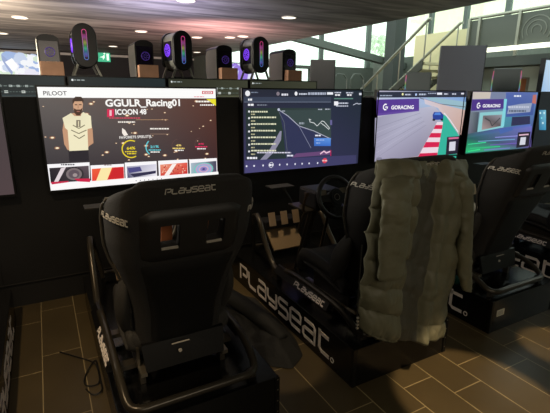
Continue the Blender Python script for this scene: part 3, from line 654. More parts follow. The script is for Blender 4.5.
def lit_tower():
    e = empty('computer_tower', (0, 0, 0)); dp = .40; z0 = .10; H = .50
    P = capsule(0, z0+H/2-.0, .135, H/2)
    m = MB(); m.prism([(x, 0, z) for x, z in P], (0, .05, 0)); m.build('front_shell', PCB, e, mods=[('BEVEL', dict(width=.012, segments=2))])
    P2 = capsule(0, z0+H/2, .122, H/2-.012)
    m = MB(); m.prism([(x, .05, z) for x, z in P2], (0, dp-.1, 0)); m.build('body', PCG, e)
    m = MB(); m.prism([(x, dp-.05, z) for x, z in P], (0, .05, 0)); m.build('rear_shell', PCB, e)
    m = MB(); m.box(-.128, -.121, .08, dp-.08, z0+.13, z0+H-.13); m.build('side_window', mat('window_dark', (24, 18, 40), .15), e)
    m = MB(); fan(m, (-.133, dp/2, z0+H*.52), .075, 'X'); m.build('fan', GLOWP, e)
    # light loop on the front
    L = capsule(0, z0+H/2+.01, .021, .165, 8); V = []; Fc = []; Cc = []
    for k, (x, z) in enumerate(L):
        cx, cz = 0, z0+H/2+.01
        for s_, yy in ((.0, -.008), (.006, -.008)):
            dx = x-cx; dz = z-max(min(z, cz+.135), cz-.135); l = math.hypot(dx, dz) or 1
            V.append((x+dx/l*s_, yy, z+dz/l*s_)); Cc.append(hue((z0+H-z)/H))
    n = len(L)
    for k in range(n): a, b = 2*k, 2*((k+1) % n); Fc.append((a, a+1, b+1, b))
    attr_obj('light_loop', V, Fc, Cc, e, SCREEN)
    # broad coloured glow panel of the front grille
    V = []; Fc = []; Cc = []
    for k in range(9):
        z = z0+H/2-.13+k*.0325
        for sx in (-1, 1): V.append((sx*.017, -.004, z)); Cc.append(tuple(v*(.22, .5, .3, .7, .35, .6, .25, .4, .2)[k] for v in hue(1-(k+1)/11))[:3]+(1,))
    for k in range(8): Fc.append((2*k, 2*k+1, 2*k+3, 2*k+2))
    attr_obj('light_panel', V, Fc, Cc, e, SCREEN)
    for sx in (-1, 1):
        for yy in (.04, dp-.06):
            m = MB(); m.obox((sx*.12, yy, .085), (.012, 0, 0), (0, .014, 0), (-sx*.035, 0, .085)); m.build('foot', PCG, e)
    m = MB(); m.box(-.13, .13, .02, dp-.02, 0, .02); m.build('base_plate', PCB, e)
    return e
def dark_tower():
    e = empty('computer_tower', (0, 0, 0)); W_, H, dp = .115, .47, .44
    P = [(-W_, 0), (W_, 0), (W_, H-.06)]+[(W_*math.cos(a), H-.06+.055*math.sin(a)) for a in [k*math.pi/10 for k in range(1, 10)]]+[(-W_, H-.06)]
    m = MB(); m.prism([(x, 0, z) for x, z in P], (0, dp, 0)); m.build('body', PCB, e)
    m = MB(); m.prism([(-W_-.006, y, z) for y, z in ((0.01, 0.02), (dp-.03, .02), (dp, .12), (dp, H-.13), (dp-.06, H-.06), (.01, H-.06))], (.005, 0, 0)); m.build('side_panel', PCW, e)
    m = MB(); m.box(-W_+.015, W_-.015, -.006, 0, .15, H-.08); m.build('glass_front', mat('smoked_glass', (22, 18, 30), .12), e)
    m = MB(); fan(m, (.01, -.010, .27), .05, 'Y', 7); m.build('fan', GLOWD, e)
    return e
LT = lit_tower(); DT = dark_tower()
G1 = 'computer towers along the back counter'
lits = [(0.57, 0, 'lit computer tower with a rainbow light loop, leftmost of the lit ones'), (1.75, 9, 'lit computer tower with a violet fan window, middle of the three lit ones'), (2.89, 4, 'lit computer tower with rainbow loop, rightmost of the three lit ones on the counter')]
for i, (x, a, l) in enumerate(lits):
    o = LT if i == 0 else copy_tree(LT); o.location = (x, 5.74, ZB+.0); o.rotation_euler = (0, 0, R(a)); tag(o, l, 'computer', G1)
bxm = mat('cardboard', (150, 112, 86), .85, vary=.12)
darks = [(0.185, 'dark computer tower with a dim violet fan, leftmost on the counter'), (1.275, 'dark computer tower with a white side panel, second of the dark ones'), (2.375, 'dark computer tower with broad white side panel, left of the bright triangular window'), (3.43, 'dark computer tower in front of the daylit windows, last on the counter')]
for i, (x, l) in enumerate(darks):
    o = DT if i == 0 else copy_tree(DT); o.location = (x, 5.86, ZB); tag(o, l, 'computer', G1)
    m = MB(); m.box(-.12, .12, -.06, .06, 0, .155, .003); b_ = m.build('box', bxm); b_.location = (x+.01, 5.76, ZB+.001)
    tag(b_, 'small brown box in front of the '+['leftmost dark computer tower', 'second dark computer tower', 'dark tower left of the triangular window', 'dark tower before the daylit windows'][i], 'box', 'brown boxes on the back counter')
# second counter farther right with two towers, and standing boards
c2 = empty('display_counter', (5.4, 4.4, 0), 'dark low counter behind the right-hand televisions', 'counter')
m = MB(); m.box(4.0, 6.35, 4.15, 4.75, 0, 1.47); rel(m, c2).build('counter_body', mat('counter_grey', (40, 42, 42), .7), c2)
for (px0, px1, pyt, l) in ((404, 430, 72, 'dark computer tower with one glowing edge in front of the stairs'), (490, 519, 68, 'dark computer tower with glowing edges right of the big grey board')):
    a = at(px0, 90, 4.35); b = at(px1, 90, 4.35); t_ = at((px0+px1)/2, pyt, 4.35); an = math.atan2((a.x+b.x)/2, 4.35); wd = (b.x-a.x)*math.cos(an); H = t_.z-1.472
    e = empty('computer_tower', ((a.x+b.x)/2, 4.35, 1.472), l, 'computer', 'computer towers on the dark counter at the right', rz=-an)
    m = MB(); m.box(-wd/2, wd/2, 0, .28, 0, H, .02); m.build('body', mat('tower_slate', (95, 104, 106), .6), e)
    for sx in ((-1,) if px0 < 450 else (-1, 1)):
        V = []; Fc = []; Cc = []
        for k in range(8):
            z = .04+k*(H-.08)/7
            xx = sx*(wd/2-.012+.006*math.sin(k/7*math.pi))
            for q in (-.007, .007): V.append((xx+q, -.003, z)); Cc.append(tuple(v*.45+.08 for v in hue(1-k/7))[:3]+(1,))
        for k in range(7): Fc.append((2*k, 2*k+1, 2*k+3, 2*k+2))
        attr_obj('light_edge', V, Fc, Cc, e, SCREEN)
def board(px0, px1, pyt, Y, th, l, m_):
    a = at(px0, pyt, Y); b = at(px1, pyt, Y); an = math.atan2((a.x+b.x)/2, Y); e = empty('display_board', ((a.x+b.x)/2, Y, 0), l, 'board', rz=-an+R(14)); w2 = (b.x-a.x)/2*math.cos(an)/math.cos(R(14))
    k = MB(); k.box(-w2, w2, 0, th, .02, a.z); k.build('panel', m_, e)
    k = MB(); k.box(w2+.0005, w2+.012, -.002, th+.002, .02, a.z+.004); k.build('edge', mat('board_edge', (40, 42, 42), .6), e)
    k = MB(); k.box(-w2, w2, -.1, th+.1, 0, .02); k.build('foot', MATS['board_edge'], e)
board(441, 486, 43.5, 5.3, .10, 'big plain dark grey standing board in front of the stairs', mat('board_grey', (98, 100, 110), .7))
board(311, 335, 59, 7.3, .06, 'small pale grey standing board in front of the daylit windows', mat('board_pale', (150, 150, 152), .7))
# chairs by the stairs (tubular frames)
TF = mat('tube_frame_grey', (96, 104, 98), .4, .5)
for px, l in ((345, 'metal stool frame nearest the small pale board'), (362, 'metal stool frame under the stair handrail')):
    a = at(px, 92, 8.6); e = empty('bar_stool', (a.x, 8.6, 0), l, 'stool', 'metal stools by the stairs')
    z = at(px, 74, 8.6).z
    k = MB(); k.box(-.2, .2, -.2, .2, z-.45, z-.41, .01); k.build('seat', mat('stool_seat', (60, 66, 62), .6), e)
    k = MB(); k.tube([(-.2, .2, z-.45), (-.2, .22, z), (.2, .22, z), (.2, .2, z-.45)], .018, 8, smooth=1); k.build('back_frame', TF, e)
    for sx in (-1, 1):
        for sy in (-1, 1):
            k = MB(); k.tube([(sx*.18, sy*.18, z-.43), (sx*.22, sy*.22, 0)], .015, 6); k.build('leg', TF, e)
# projected picture on the far left wall and a far lit display under the triangular window
e = empty('projection_screen', (-1.9, YB-.1, 2.1), 'bright white wall screen with pale blue pattern at far left', 'screen')
k = MB(); a = at(-30, 53, YB-.1); b = at(40.5, 76, YB-.1)
rel(MB().box(a.x, b.x, YB-.098, YB-.01, b.z-1.0, a.z-.0), e).build('frame', mat('screen_frame', (120, 120, 120), .6), e)
c = Canvas(YB-.1); c.rect(a.x, b.z-.9, b.x, a.z-.02, [(235, 236, 240), (240, 240, 240), (225, 232, 226), (236, 238, 240)])
q = random.Random(5)
for i in range(60):
    x, y, r = q.uniform(-10, 38), q.uniform(55, 76), q.uniform(.04, .22)
    c.ell(x, y, r*1.3, r, q.choice(((150, 176, 220), (190, 205, 230), (236, 240, 245), (205, 225, 205), (225, 225, 240))), 7)
c.px([(1, 54), (8, 60), (14, 68), (12, 75), (8, 70), (2, 60)], (140, 160, 205)); c.px([(5, 62), (12, 58), (18, 66), (13, 72)], (245, 248, 250))
c.build('screen', e)
e = empty('wall_display', (6.0, 12.0, 0), 'white lit wall with violet swirls between two towers', 'display')
a, b = at(231, 62.5, 12.0), at(254, 62.5, 12.0)
rel(MB().box(a.x, b.x, 12.004, 12.1, 0, a.z), e).build('body', mat('display_body', (60, 60, 66), .6), e)
c = Canvas(12.0); c.rect(a.x, .9, b.x, a.z-.02, (224, 226, 250))
for i in range(5): c.line([(231+i*3, 66+i*2), (236+i*2, 64+i*2), (240+i*2, 70), (238+i*2, 80)], .07, (150, 120, 220))
c.build('screen', e)
m = MB(); p0, p1, p2 = at(247, 51.5, 14.5), at(232, 62.5, 14.5), at(275, 62, 14.5)
p3 = at(275, 57, 14.5)
# framed poster and slim screen behind the right-hand tower
a, b = at(517, 77, 9.45*0+5.9), at(535, 92, 5.9)
e = empty('poster_stand', ((a.x+b.x)/2, 5.9, 0), 'orange and white poster stand right of the glowing-edged tower', 'poster')
wd = (b.x-a.x)/2; k = MB(); k.box(-wd, wd, 0, .03, .03, a.z); k.build('panel', mat('poster_white', (170, 160, 150), .7), e)
k = MB(); k.box(-wd+.02, -.02, -.004, 0, 1.2, a.z-.03); k.build('picture', mat('poster_orange', (190, 110, 70), .7), e)
k = MB(); k.box(-wd, wd, -.12, .15, 0, .03); k.build('foot', MATS['board_edge'], e)
e = empty('display_pillar', (0, 0, 0), 'slim blue-white lit screen at the right edge above the last television', 'display')
a, b = at(546, 58, 4.4), at(556, 96, 4.4); e.location = ((a.x+b.x)/2, 4.4, 0); wd = (b.x-a.x)/2
k = MB(); k.box(-wd, wd, .0, .08, 0, a.z); k.build('body', mat('pillar_dark', (30, 32, 38), .5), e)
c = Canvas(4.4); c.rect(a.x+.02, 1.2, b.x-.02, a.z-.03, [(120, 170, 220), (150, 190, 230), (215, 230, 240), (190, 215, 235)]); c.build('screen', e)

# ================================================================== COCKPITS
# local frame: origin on the floor at the platform's centre line, y as in the room
def interp(tab, v):
    for (a, x), (b, y) in zip(tab, tab[1:]):
        if v <= b:
            t = (v-a)/(b-a); t = t*t*(3-2*t) if False else t; return x+(y-x)*t
    return tab[-1][1]
HW = [(0, .20), (.27, .21), (.42, .232), (.50, .252), (.60, .280), (.70, .294), (.86, .296), (.96, .286), (1, .268)]
WG = [(0, .10), (.3, .12), (.5, .15), (.62, .18), (.85, .20), (1, .17)]
def seatback(u, v, off=0):
    hw = interp(HW, v); W_ = interp(WG, v); t = abs(u); s_ = 1 if u > 0 else -1
    if t <= .6: xr = t/.6*.72; yr = .04*(t/.6)**2; nx, ny = .05*t, -1
    else:
        k = (t-.6)/.4*math.pi/2; xr = .72+.28*math.sin(k); yr = .04+.96*(1-math.cos(k)); nx, ny = W_*math.sin(k)+.02, -hw*.28*math.cos(k)-.01
    z = .38+.815*v-.05*yr*v**3-.022*t**6*v**8
    y = 1.725-.345*(z-.38)+.012*math.sin(v*math.pi*2)+W_*yr
    l = math.hypot(nx, ny)
    return Vector((s_*(xr*hw+nx/l*off), y+ny/l*off, z))
def cockpit():
    e = empty('racing_cockpit', (0, 0, .227))
    OFF = Vector((0, 0, -.227))
    def B(m, name, mt, parent=e, smooth=False, mods=()):
        for v in m.bm.verts: v.co += OFF
        return m.build(name, mt, parent, smooth, mods)
    # backrest with two harness openings
    NU, NV = 40, 40
    def hole(i, j):
        return (13 <= i <= 16 or 23 <= i <= 26) and 27 <= j <= 31
    def f(a, b):
        u = a*2-1; p = seatback(u, b); return p
    m = MB(); m.grid(f, NU, NV, hole)
    bk = B(m, 'backrest', FABRIC, smooth=True, mods=[('SOLIDIFY', dict(thickness=.05, offset=-1)), ('SUBSURF', dict(levels=1, render_levels=2))])
    # fix the solidify direction: the sheet is the rear face
    # raised hard shell round the openings
    def sh(a, b):
        ua = (a*2-1); ub = b*2-1; u = ua*.55; v = .60+b*.275
        if abs(ua) > .8: v += (.7375-v)*.12*(abs(ua)-.8)/.2*abs(ub)**2*1.6
        return seatback(u, v, .020*min(1, (1-abs(ua)**8)*1.8)*min(1, (1-abs(ub)**8)*1.8)+.003)
    def sk_(i, j):
        u = -.55+(i+.5)*.05; v = .60+(j+.5)*.025
        return .15 < abs(u) < .35 and .675 < v < .80
    m = MB(); m.grid(sh, 22, 11, sk_)
    B(m, 'back_shell', SHELL, bk, smooth=True)
    # opening trims: pale lower lip
    for s_ in (-1, 1):
        uc = s_*.25
        m = MB(); a0 = seatback(uc-.09, .678, .018); a1 = seatback(uc+.09, .678, .018)
        m.tube([a0, a1], .006, 6); B(m, 'opening_lip', mat('lip_pale', (165, 158, 145), .4), bk)
        m = MB(); g0 = seatback(uc-.04*s_, .67, -.09); g1 = seatback(uc-.03*s_, .80, -.09)
        m.obox((g0+g1)/2, (.022, 0, 0), (0, .008, 0), (g1-g0)/2); B(m, 'opening_glow', mat('opening_glow_brown', (170, 100, 60), .8), bk)  # added strip, its orange-brown stands in for light coming through the opening
    # head wings piping & lower back plate
    def lp(a, b):
        u = (a*2-1)*.58; v = .02+b*.56
        return seatback(u, v, .010*min(1, (1-abs(a*2-1)**8)*2)*min(1, (1-abs(b*2-1)**8)*2)+.003)
    m = MB(); m.grid(lp, 16, 16); B(m, 'lower_back_plate', mat('plate_black', (13, 13, 13), .55), bk, smooth=True)
    m = MB(); m.tube([seatback(.985*(1 if k > 20 else -1) if False else (-.99 if k <= 20 else .99), (k if k <= 20 else 41-k)/20*.98, .006) for k in range(0, 42)], .006, 6)
    B(m, 'piping', mat('piping_grey', (62, 58, 50), .6), bk, smooth=True)
    # printed names
    T = Vector((0, 0, -.227))
    def top_fn(a, b, d): return seatback((a-.107)/(.29*.72)*.6, .945+b/.825, .004+d)+T
    logo(top_fn, .192, .024, .0042, .0015, 'top_lettering', bk, m=mat('print_silver', (190, 184, 172), .5))
    def lw(a, b, d):    # round the left wing, running down to the rear
        t = .97-.32*(a/.2); return seatback(-t, .862-.055*(a/.2)+b/.825, .004+d)+T
    logo(lw, .20, .028, .0052, .0015, 'wing_lettering', bk, m=MATS['print_silver'])
    def rw(a, b, d):
        t = .65+.32*(a/.2); return seatback(t, .807+.055*(a/.2)+b/.825, .004+d)+T
    logo(rw, .20, .028, .0052, .0015, 'wing_lettering', bk, m=MATS['print_silver'])
    # lumbar bolsters on both flanks
    for s_ in (-1, 1):
        def bo(a, b):
            an = a*2*math.pi; v = b; rr = .048*math.sin(math.pi*min(1, max(0, v*.96+.02)))**.6
            c_ = Vector((s_*(.225+.015*math.sin(v*3)), 1.86-.13*v, .42+.34*v)); return c_+Vector((math.cos(an)*rr*.7, math.sin(an)*rr*1.5, 0))
        m = MB(); m.grid(bo, 16, 14); bmesh.ops.remove_doubles(m.bm, verts=m.bm.verts, dist=1e-5); B(m, 'side_bolster', FABRIC2, e, smooth=True)
    # cushion with raised thigh bolsters
    def cu(a, b):
        u = a*2-1; y = 1.74+.56*b; wd = .255-.02*b
        z = .435+.06*b + .075*max(0, (abs(u)-.62)/.38)**.8*math.sin(math.pi*min(1, .22+b*.75))
        z -= .10*max(0, abs(u)-.93)/.07
        if b > .92: z -= (b-.92)*1.1
        return Vector((u*wd, y, z))
    m = MB(); m.grid(cu, 26, 22); B(m, 'cushion', FABRIC2, e, smooth=True, mods=[('SOLIDIFY', dict(thickness=.09, offset=-1)), ('SUBSURF', dict(levels=1, render_levels=1))])
    # seat rails and brackets
    for s_ in (-1, 1):
        m = MB(); m.box(s_*.19-.014, s_*.19+.014, 1.68, 2.2, .288, .306); B(m, 'slide_rail', STEEL, e)
        m = MB(); m.box(s_*.2-.006, s_*.2+.006, 1.74, 2.1, .306, .40); m.box(s_*.19-.012, s_*.19+.012, 1.72, 1.76, .2275, .29); m.box(s_*.19-.012, s_*.19+.012, 2.12, 2.16, .2275, .29); B(m, 'bracket', TUBE, e)
    m = MB(); m.box(-.27, .27, 1.80, 1.85, .266, .288); m.box(-.27, .27, 2.10, 2.15, .266, .288); B(m, 'cross_bar', TUBE, e)
    # recline lever, small badge
    m = MB(); m.box(-.065, .015, 1.664, 1.668, .422, .426); B(m, 'badge_line', MATS['print_silver'], e)
    m = MB(); m.disc((-.03, 1.660, .385), .008, 'Y', .006, 12); B(m, 'rear_bolt', MATS['print_silver'], e)
    # bottom rear plate
    m = MB(); m.prism([(-.18, 1.672, .31), (.18, 1.672, .31), (.19, 1.70, .43), (-.19, 1.70, .43)], (0, .02, .0)); B(m, 'rear_skirt', mat('skirt', (8, 8, 8), .45), e)
    # tubular frame: one bent loop
    side = [(.18, 1.515, .262), (.245, 1.515, .262), (.285, 1.55, .268), (.292, 1.62, .31), (.295, 1.74, .352), (.295, 2.25, .352), (.295, 2.40, .288), (.29, 2.50, .30), (.285, 2.64, .44), (.28, 2.72, .56), (.27, 2.80, .60)]
    pts = [(-x, y, z) for x, y, z in side[::-1]]+[(x, y, z) for x, y, z in side]
    m = MB(); m.tube(pts, .0185, 12, smooth=2); B(m, 'frame_tube', TUBE, e, smooth=True)
    for s_ in (-1, 1):
        m = MB(); m.prism([(s_*.335, 1.78, .295), (s_*.29, 1.78, .295), (s_*.29, 1.78, .345), (s_*.305, 1.78, .345)], (0, .62, 0)); B(m, 'side_plate', mat('plate_dark', (20, 19, 18), .4, .2), e)
        m = MB(); m.box(s_*.29-.02, s_*.29+.02, 2.40, 2.48, .2275, .29); B(m, 'mount', TUBE, e)
        m = MB(); m.box(s_*.26-.02, s_*.26+.02, 1.53, 1.56, .2275, .262); B(m, 'mount', TUBE, e)
        if s_ < 0:
            def ft(a, b, d): return Vector((-.331-d-.001+b*.514, 2.14-a, .302+b*.857))+T
        else:
            def ft(a, b, d): return Vector((.331+d+.001-b*.514, 1.80+a, .302+b*.857))+T
        logo(ft, .33, .034, .0075, .0015, 'frame_lettering', e)
        m = MB(); m.tube([(s_*.27, 2.79, .60), (s_*.25, 2.92, .56), (s_*.2, 3.0, .238)], .015, 8, smooth=1); B(m, 'front_post', TUBE, e)
        m = MB(); m.tube([(s_*.10, 2.50, .24), (s_*.09, 2.42, .5), (s_*.08, 2.34, .74)], .012, 8, smooth=1); B(m, 'wheel_support', TUBE, e)
    m = MB(); m.tube([(-.2, 3.0, .27), (.2, 3.0, .27)], .013, 8); B(m, 'front_bar', TUBE, e)
    # wheel deck and base
    m = MB(); m.box(-.17, .17, 2.26, 2.50, .735, .747, .003); B(m, 'wheel_deck', TUBE, e)
    m = MB(); m.box(-.11, .11, 2.24, 2.46, .7475, .875, .02); wb = B(m, 'wheel_base', mat('base_black', (28, 28, 30), .45), e)
    m = MB(); m.box(-.07, .07, 2.228, 2.238, .80, .83); B(m, 'base_badge', MATS['print_silver'], wb)
    # steering wheel
    cw = Vector((-.018, 2.15, .85)); ax = Vector((0, -.93, .37)).normalized(); U = Vector((1, 0, 0)); V_ = ax.cross(U).normalized()
    m = MB(); rw_ = .132
    m.tube([cw+U*rw_*math.cos(t)+V_*rw_*math.sin(t)*(1) for t in [k*math.pi/20 for k in range(40)]], .0155, 10, closed=True)
    sw = B(m, 'steering_wheel', mat('wheel_leather', (40, 40, 40), .45), e, smooth=True)
    m = MB()
    for an in (R(180), R(0), R(270), R(90) if False else R(268)):
        d_ = U*math.cos(an)+V_*math.sin(an); t_ = ax.cross(d_); m.obox(cw+d_*.08, d_*.05, t_*.022, ax*.004)
    m.tube([cw-ax*.004, cw+ax*.004], .058, 24); B(m, 'spoke', mat('spoke_grey', (60, 60, 60), .4, .5), sw)
    m = MB(); m.tube([cw-ax*.12, cw-ax*.0, cw+ax*.012], .045, 20); B(m, 'hub', mat('hub_black', (22, 22, 23), .4), sw)
    m = MB(); m.tube([cw+ax*.013+U*.02*math.cos(t)+V_*.02*math.sin(t) for t in [k*math.pi/6 for k in range(12)]], .002, 5, closed=True); B(m, 'emblem', MATS['print_silver'], sw)
    for s_ in (-1, 1):
        m = MB(); m.obox(cw-ax*.02+U*s_*.085+V_*.02, U*.03, V_*.04, ax*.003); B(m, 'paddle', STEEL, sw)
    # pedals
    m = MB(); m.prism([(-.14, 2.76, .29), (.14, 2.76, .29), (.14, 2.93, .43), (-.14, 2.93, .43)], (0, -.006, .012)); B(m, 'pedal_plate', mat('pedal_tray', (132, 112, 84), .5, .3), e)
    m = MB(); m.box(-.16, .16, 2.88, 3.02, .43, .50, .01); B(m, 'pedal_box', mat('base_black', (28, 28, 30), .45), e)
    for x in (-.11, 0, .11):
        m = MB(); m.obox((x, 2.85, .525), (.029, 0, 0), (0, .016, .052), (0, .005, -.002), .002); pd = B(m, 'pedal', mat('pedal_metal', (196, 170, 140), .38, .6), e)
        m = MB(); m.tube([(x, 2.86, .53), (x, 2.95, .45)], .009, 6); B(m, 'pedal_arm', TUBE, pd)
        for q in range(4):
            pass
    # centre post and keyboard tray at the left
    m = MB(); m.tube([(-.0, 2.60, .24), (-.0, 2.40, .735)], .02, 10); B(m, 'centre_post', TUBE, e)
    m = MB(); m.box(-.30, -.12, 2.50, 2.60, .86, .868); m.tube([(-.14, 2.5, .748), (-.2, 2.52, .86)], .01, 8); B(m, 'side_tray', mat('tray', (30, 29, 27), .6), e)
    m = MB(); m.tube([(-.17, 2.30, .74), (-.2, 2.25, .80), (-.2, 2.22, .88)], .008, 8); m.box(-.212, -.188, 2.208, 2.232, .86, .89, .006); B(m, 'gear_lever', mat('lever_brass', (90, 74, 58), .4, .6), e)
    # cables hanging from the wheel base
    for k in range(3):
        m = MB(); m.tube([(-.03+.04*k, 2.46, .78), (-.05+.05*k, 2.55, .6), (-.02+.03*k, 2.50, .45), (0.02, 2.56, .3)], .004, 6, smooth=2); B(m, 'cable', mat('cable_black', (24, 24, 24), .5), e)
    return e
CK = cockpit()
PX = [(-1.0, 'black platform cut off by the left edge of the picture'), (.135, 'black platform under the nearest empty racing seat'), (1.275, 'black platform with large white lettering under the coat-draped seat'), (2.385, 'black platform with a small white sticker under the right-hand seat'), (3.50, 'farthest black platform at the right edge with lettered side')]
seats = {1: 'black racing seat cockpit in the foreground facing the driver card', 2: 'black racing seat cockpit with the olive coat over its back', 3: 'black racing seat cockpit right of the coat, facing the collage screen', 4: 'black racing seat cockpit at the right edge, partly out of view'}
for i, (x, l) in enumerate(PX):
    e = empty('platform', (x+.35, 1.48, 0), l, 'platform', 'black platforms of the racing cockpits')
    m = MB(); m.box(-.35, .35, .0, 1.62, 0, .2265, .004); m.build('body', GLOSS, e)
    for xx in (-.352, .330):
        m = MB(); m.box(xx, xx+.022, -.004, .016, .004, .226); m.build('corner_profile', mat('profile', (36, 35, 33), .3, .6), e)
    m = MB()
    for zz in (.04, .10, .16, .215): m.disc((.342, -.0045, zz), .004, 'Y', .001, 8)
    m.build('screws', STEEL, e)
    if i != 1: logo(lambda a, b, d: Vector((-.3505-d, 2.905-1.48-a, .045+b)), 1.235, .137, .023, .0012, 'side_lettering', e, reg=True)
    logo(lambda a, b, d: Vector((.3505+d, .12+a, .045+b)), 1.235, .137, .023, .0012, 'side_lettering', e, reg=True)
    if i == 3:
        m = MB(); p_ = at(500.5, 312.5, 1.478); m.box(p_.x-e.location.x-.038, p_.x-e.location.x+.038, -.003, -.0005, p_.z-.022, p_.z+.022)
        k = m.build('sticker', mat('sticker_white', (205, 200, 180), .6), e)
        m = MB()
        for zz in (-.012, -.004, .004, .012): m.box(p_.x-e.location.x-.03, p_.x-e.location.x+.025, -.0036, -.003, p_.z+zz-.0012, p_.z+zz+.0012)
        m.build('print_lines', mat('print_dark', (80, 80, 76), .6), k)
    if i:
        o = CK if i == 1 else copy_tree(CK); o.location = ((0, .460, 1.640, 2.712, 3.85)[i], 0, .2275); tag(o, seats[i], 'racing seat', 'racing seat cockpits in a row')

# ================================================================== COAT on seat 2
coat = empty('coat', (1.62, 1.45, .6), 'long olive green quilted winter coat draped over a racing seat', 'coat')
CO = coat.location
def sm(t): t = max(0, min(1, t)); return t*t*(3-2*t)
def coat_body(a, b):
    # b: 0 in front of the seat top, .16 over the top, 1 the hem
    L = [(.18, (376, 168)), (.3, (372, 190)), (.45, (369, 220)), (.62, (363, 256)), (.8, (358, 295)), (1, (356.5, 329))]
    Rr = [(.18, (464, 166)), (.3, (464, 186)), (.45, (461, 222)), (.62, (455, 262)), (.8, (445, 302)), (1, (440, 345))]
    def it(T, v):
        for (p, q), (r_, s_) in zip(T, T[1:]):
            if v <= r_: t = (v-p)/(r_-p); return q[0]+(s_[0]-q[0])*t, q[1]+(s_[1]-q[1])*t
        return T[-1][1]
    y = 1.56-.06*(b/.10) if b < .10 else (1.50-.05*(b-.10)/.08 if b < .18 else 1.45-.05*sm((b-.18)/.10))
    y += .06*abs(a*2-1)**5*sm((b-.08)/.1)
    l = it(L, max(b, .18)); r_ = it(Rr, max(b, .18))
    l0 = at(l[0], l[1], y); r0 = at(r_[0], r_[1], y); l = at(l[0], l[1], 1.415); r_ = at(r_[0], r_[1], 1.415)
    x = l0.x+(r0.x-l0.x)*a; z = l.z+(r_.z-l.z)*a
    if b < .18: z += .006*math.sin(min(1, (.18-b)/.08)*math.pi)-.17*max(0, .10-b)/.10
    z += .004*math.sin(a*11)*(b < .25)
    z += .016*math.sin(a*math.pi)*(.08 < b < .3) - .02*math.sin(a*5)*max(0, b-.9)*10
    # horizontal baffles, strong at the left, faint in the middle
    row = (b-.16)*8.2+.22*math.sin(a*5)+.12*noise.noise(Vector((a*4, b*3, 1)))
    amp = (.017*(1-sm((a-.40)/.1))+.010)*sm((b-.16)/.05)
    seam = abs(math.sin(math.pi*row))
    y -= amp*seam**.55
    y += .005*noise.noise(Vector((x*70, z*12, 2)))*(1-seam)**2*3*(a < .45)
    # long folds down the right half, sunken inner panel
    y -= (.009*math.sin(a*34+3*b+1.5*noise.noise(Vector((a*3, b*4, 7)))))*sm((a-.70)/.06)*sm((b-.14)/.1)
    y += .030*sm((a-.41)/.04)*(1-sm((a-.69)/.05))*sm((b-.14)/.1)
    y -= .028*noise.noise(Vector((x*7, z*5, 3)))*sm((b-.1)/.1)+.012*noise.noise(Vector((x*19, z*13, 5)))+.005*noise.noise(Vector((x*45, z*30, 8)))
    return Vector((x, y, z))-CO
m = MB(); m.grid(coat_body, 80, 110)
body = m.build('body', COATM, coat, smooth=True, mods=[('SOLIDIFY', dict(thickness=.022, offset=0))])
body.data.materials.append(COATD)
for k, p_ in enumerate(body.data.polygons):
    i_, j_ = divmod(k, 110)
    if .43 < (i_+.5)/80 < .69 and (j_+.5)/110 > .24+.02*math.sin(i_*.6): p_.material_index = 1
def sleeve(path, r0, rows, name, flat=.6, ph=0):
    pts = [Vector(p) for p in path]
    def pos(b):
        f = b*(len(pts)-1); i = min(int(f), len(pts)-2); t = f-i
        p0 = pts[max(i-1, 0)]; p1 = pts[i]; p2 = pts[i+1]; p3 = pts[min(i+2, len(pts)-1)]
        return .5*((2*p1)+(p2-p0)*t+(2*p0-5*p1+4*p2-p3)*t*t+(3*p1-p0-3*p2+p3)*t*t*t)
    def f(a, b):
        an = a*2*math.pi; c_ = pos(b); r_ = r0(b) if callable(r0) else r0
        k = abs(math.sin(math.pi*(b*rows+ph+.12*math.sin(an*2))))**.55
        r_ *= .87+.14*k
        if b < .04: r_ *= max(.15, b/.04)
        if b > .97: r_ *= .85
        p = c_+Vector((math.cos(an)*r_, math.sin(an)*r_*flat, 0))
        n = noise.noise(p*14)*.010+noise.noise(p*40)*.004
        return p+Vector((n, -abs(n), n))-CO
    m = MB(); m.grid(f, 28, 100); bmesh.ops.remove_doubles(m.bm, verts=m.bm.verts, dist=1e-5)
    return m.build(name, COATM, coat, smooth=True, mods=[('SOLIDIFY', dict(thickness=.008, offset=-1))])
def wp(px, py, Y): return tuple(at(px, py, Y))
sleeve([wp(402, 171, 1.46), wp(397, 184, 1.375), wp(396, 206, 1.34), wp(394, 238, 1.34), wp(391, 278, 1.345)], lambda b: .096-.014*b, 4.6, 'sleeve', .42)
sleeve([wp(446, 169, 1.46), wp(458, 176, 1.44), wp(463.5, 195, 1.42), wp(465, 230, 1.41), wp(464, 262, 1.41), wp(466, 290, 1.41)], lambda b: .062-.022*b, 3.0, 'sleeve', .8, .3)
m = MB(); m.tube([Vector(at(362, 245, 1.43))-CO, Vector(at(359, 285, 1.43))-CO, Vector(at(356.5, 328, 1.43))-CO], .0035, 6); m.build('zip', mat('zip_dark', (50, 50, 46), .4, .4), coat)
m = MB()
for zz in (.37, .385, .40, .43): m.box(-.006, .006, -.006, .004, -.004, .004)
for k, v in enumerate(m.bm.verts): v.co += Vector(at(357+.2*(k//8), 328-(k//8)*3.4, 1.426))-CO
m.build('zip_pull', mat('zip_silver', (210, 208, 198), .3, .7), coat)
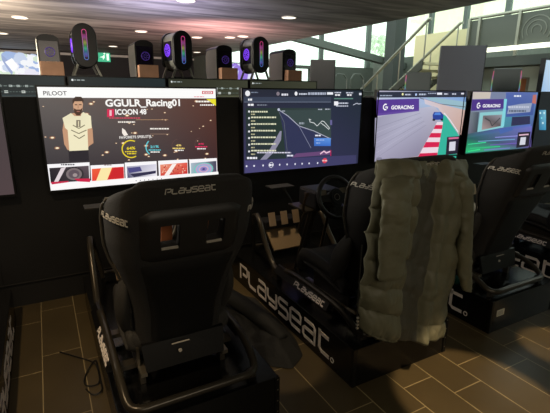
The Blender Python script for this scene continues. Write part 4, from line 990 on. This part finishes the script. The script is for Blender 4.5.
# ================================================================== jacket on the floor, cables
jk = empty('jacket', (1.07, 2.25, 0), 'crumpled dark jacket dropped on the floor between two platforms', 'jacket')
out = [(0.86, 2.62), (1.0, 2.72), (1.16, 2.74), (1.26, 2.6), (1.262, 2.3), (1.255, 2.02), (1.2, 1.84), (1.08, 1.76), (.98, 1.84), (.95, 1.98), (.86, 2.08), (.845, 2.3)]
def jac(a, b):
    an = a*2*math.pi; n = len(out); f = a*n; i = int(f) % n; t = f-int(f); p = Vector(out[i]).lerp(Vector(out[(i+1) % n]), t); c_ = Vector((1.06, 2.28))
    q = c_.lerp(p, b); h = .004+.15*(1-b**2.2)**.8*(.55+.45*noise.noise(Vector((q.x*5, q.y*4, 1)))) + .07*abs(noise.noise(Vector((q.x*14, q.y*7, 4))))*(1-b**4)
    return Vector((q.x-1.07, q.y-2.25, max(.003, h)))
m = MB(); m.grid(jac, 64, 26); bmesh.ops.remove_doubles(m.bm, verts=m.bm.verts, dist=1e-5)
m.build('jacket_body', DARKCLOTH, jk, smooth=True, mods=[('SUBSURF', dict(levels=1, render_levels=1))])
m = MB(); m.tube([(x-1.07, y-2.25, z) for x, y, z in ((.93, 2.5, .2), (1.02, 2.3, .17), (1.08, 2.1, .13), (1.12, 1.95, .07))], lambda t: .055-.012*t, 12, smooth=2)
m.build('sleeve', DARKCLOTH, jk, smooth=True)
# loose cable loop
cb = [(60, 352), (78, 358), (95, 362), (104, 372), (100, 384), (88, 388), (83, 382), (88, 370), (98, 358), (107, 362), (110, 378), (103, 392), (93, 396), (86, 390)]
P = [atz(x, y, .008) for x, y in cb]; P = [Vector((min(p.x, .12), p.y, .008+.006*(i % 2))) for i, p in enumerate(P)]
m = MB(); m.tube(P, .0035, 6, smooth=3)
o = m.build('cable', mat('cable_black', (24, 24, 24), .5)); tag(o, 'thin black cable lying in a loose loop on the floor beside the left platform', 'cable')
m = MB(); a = atz(62, 353, .006); m.box(a.x-.035, a.x+.045, a.y-.02, a.y+.012, .001, .016, .004)
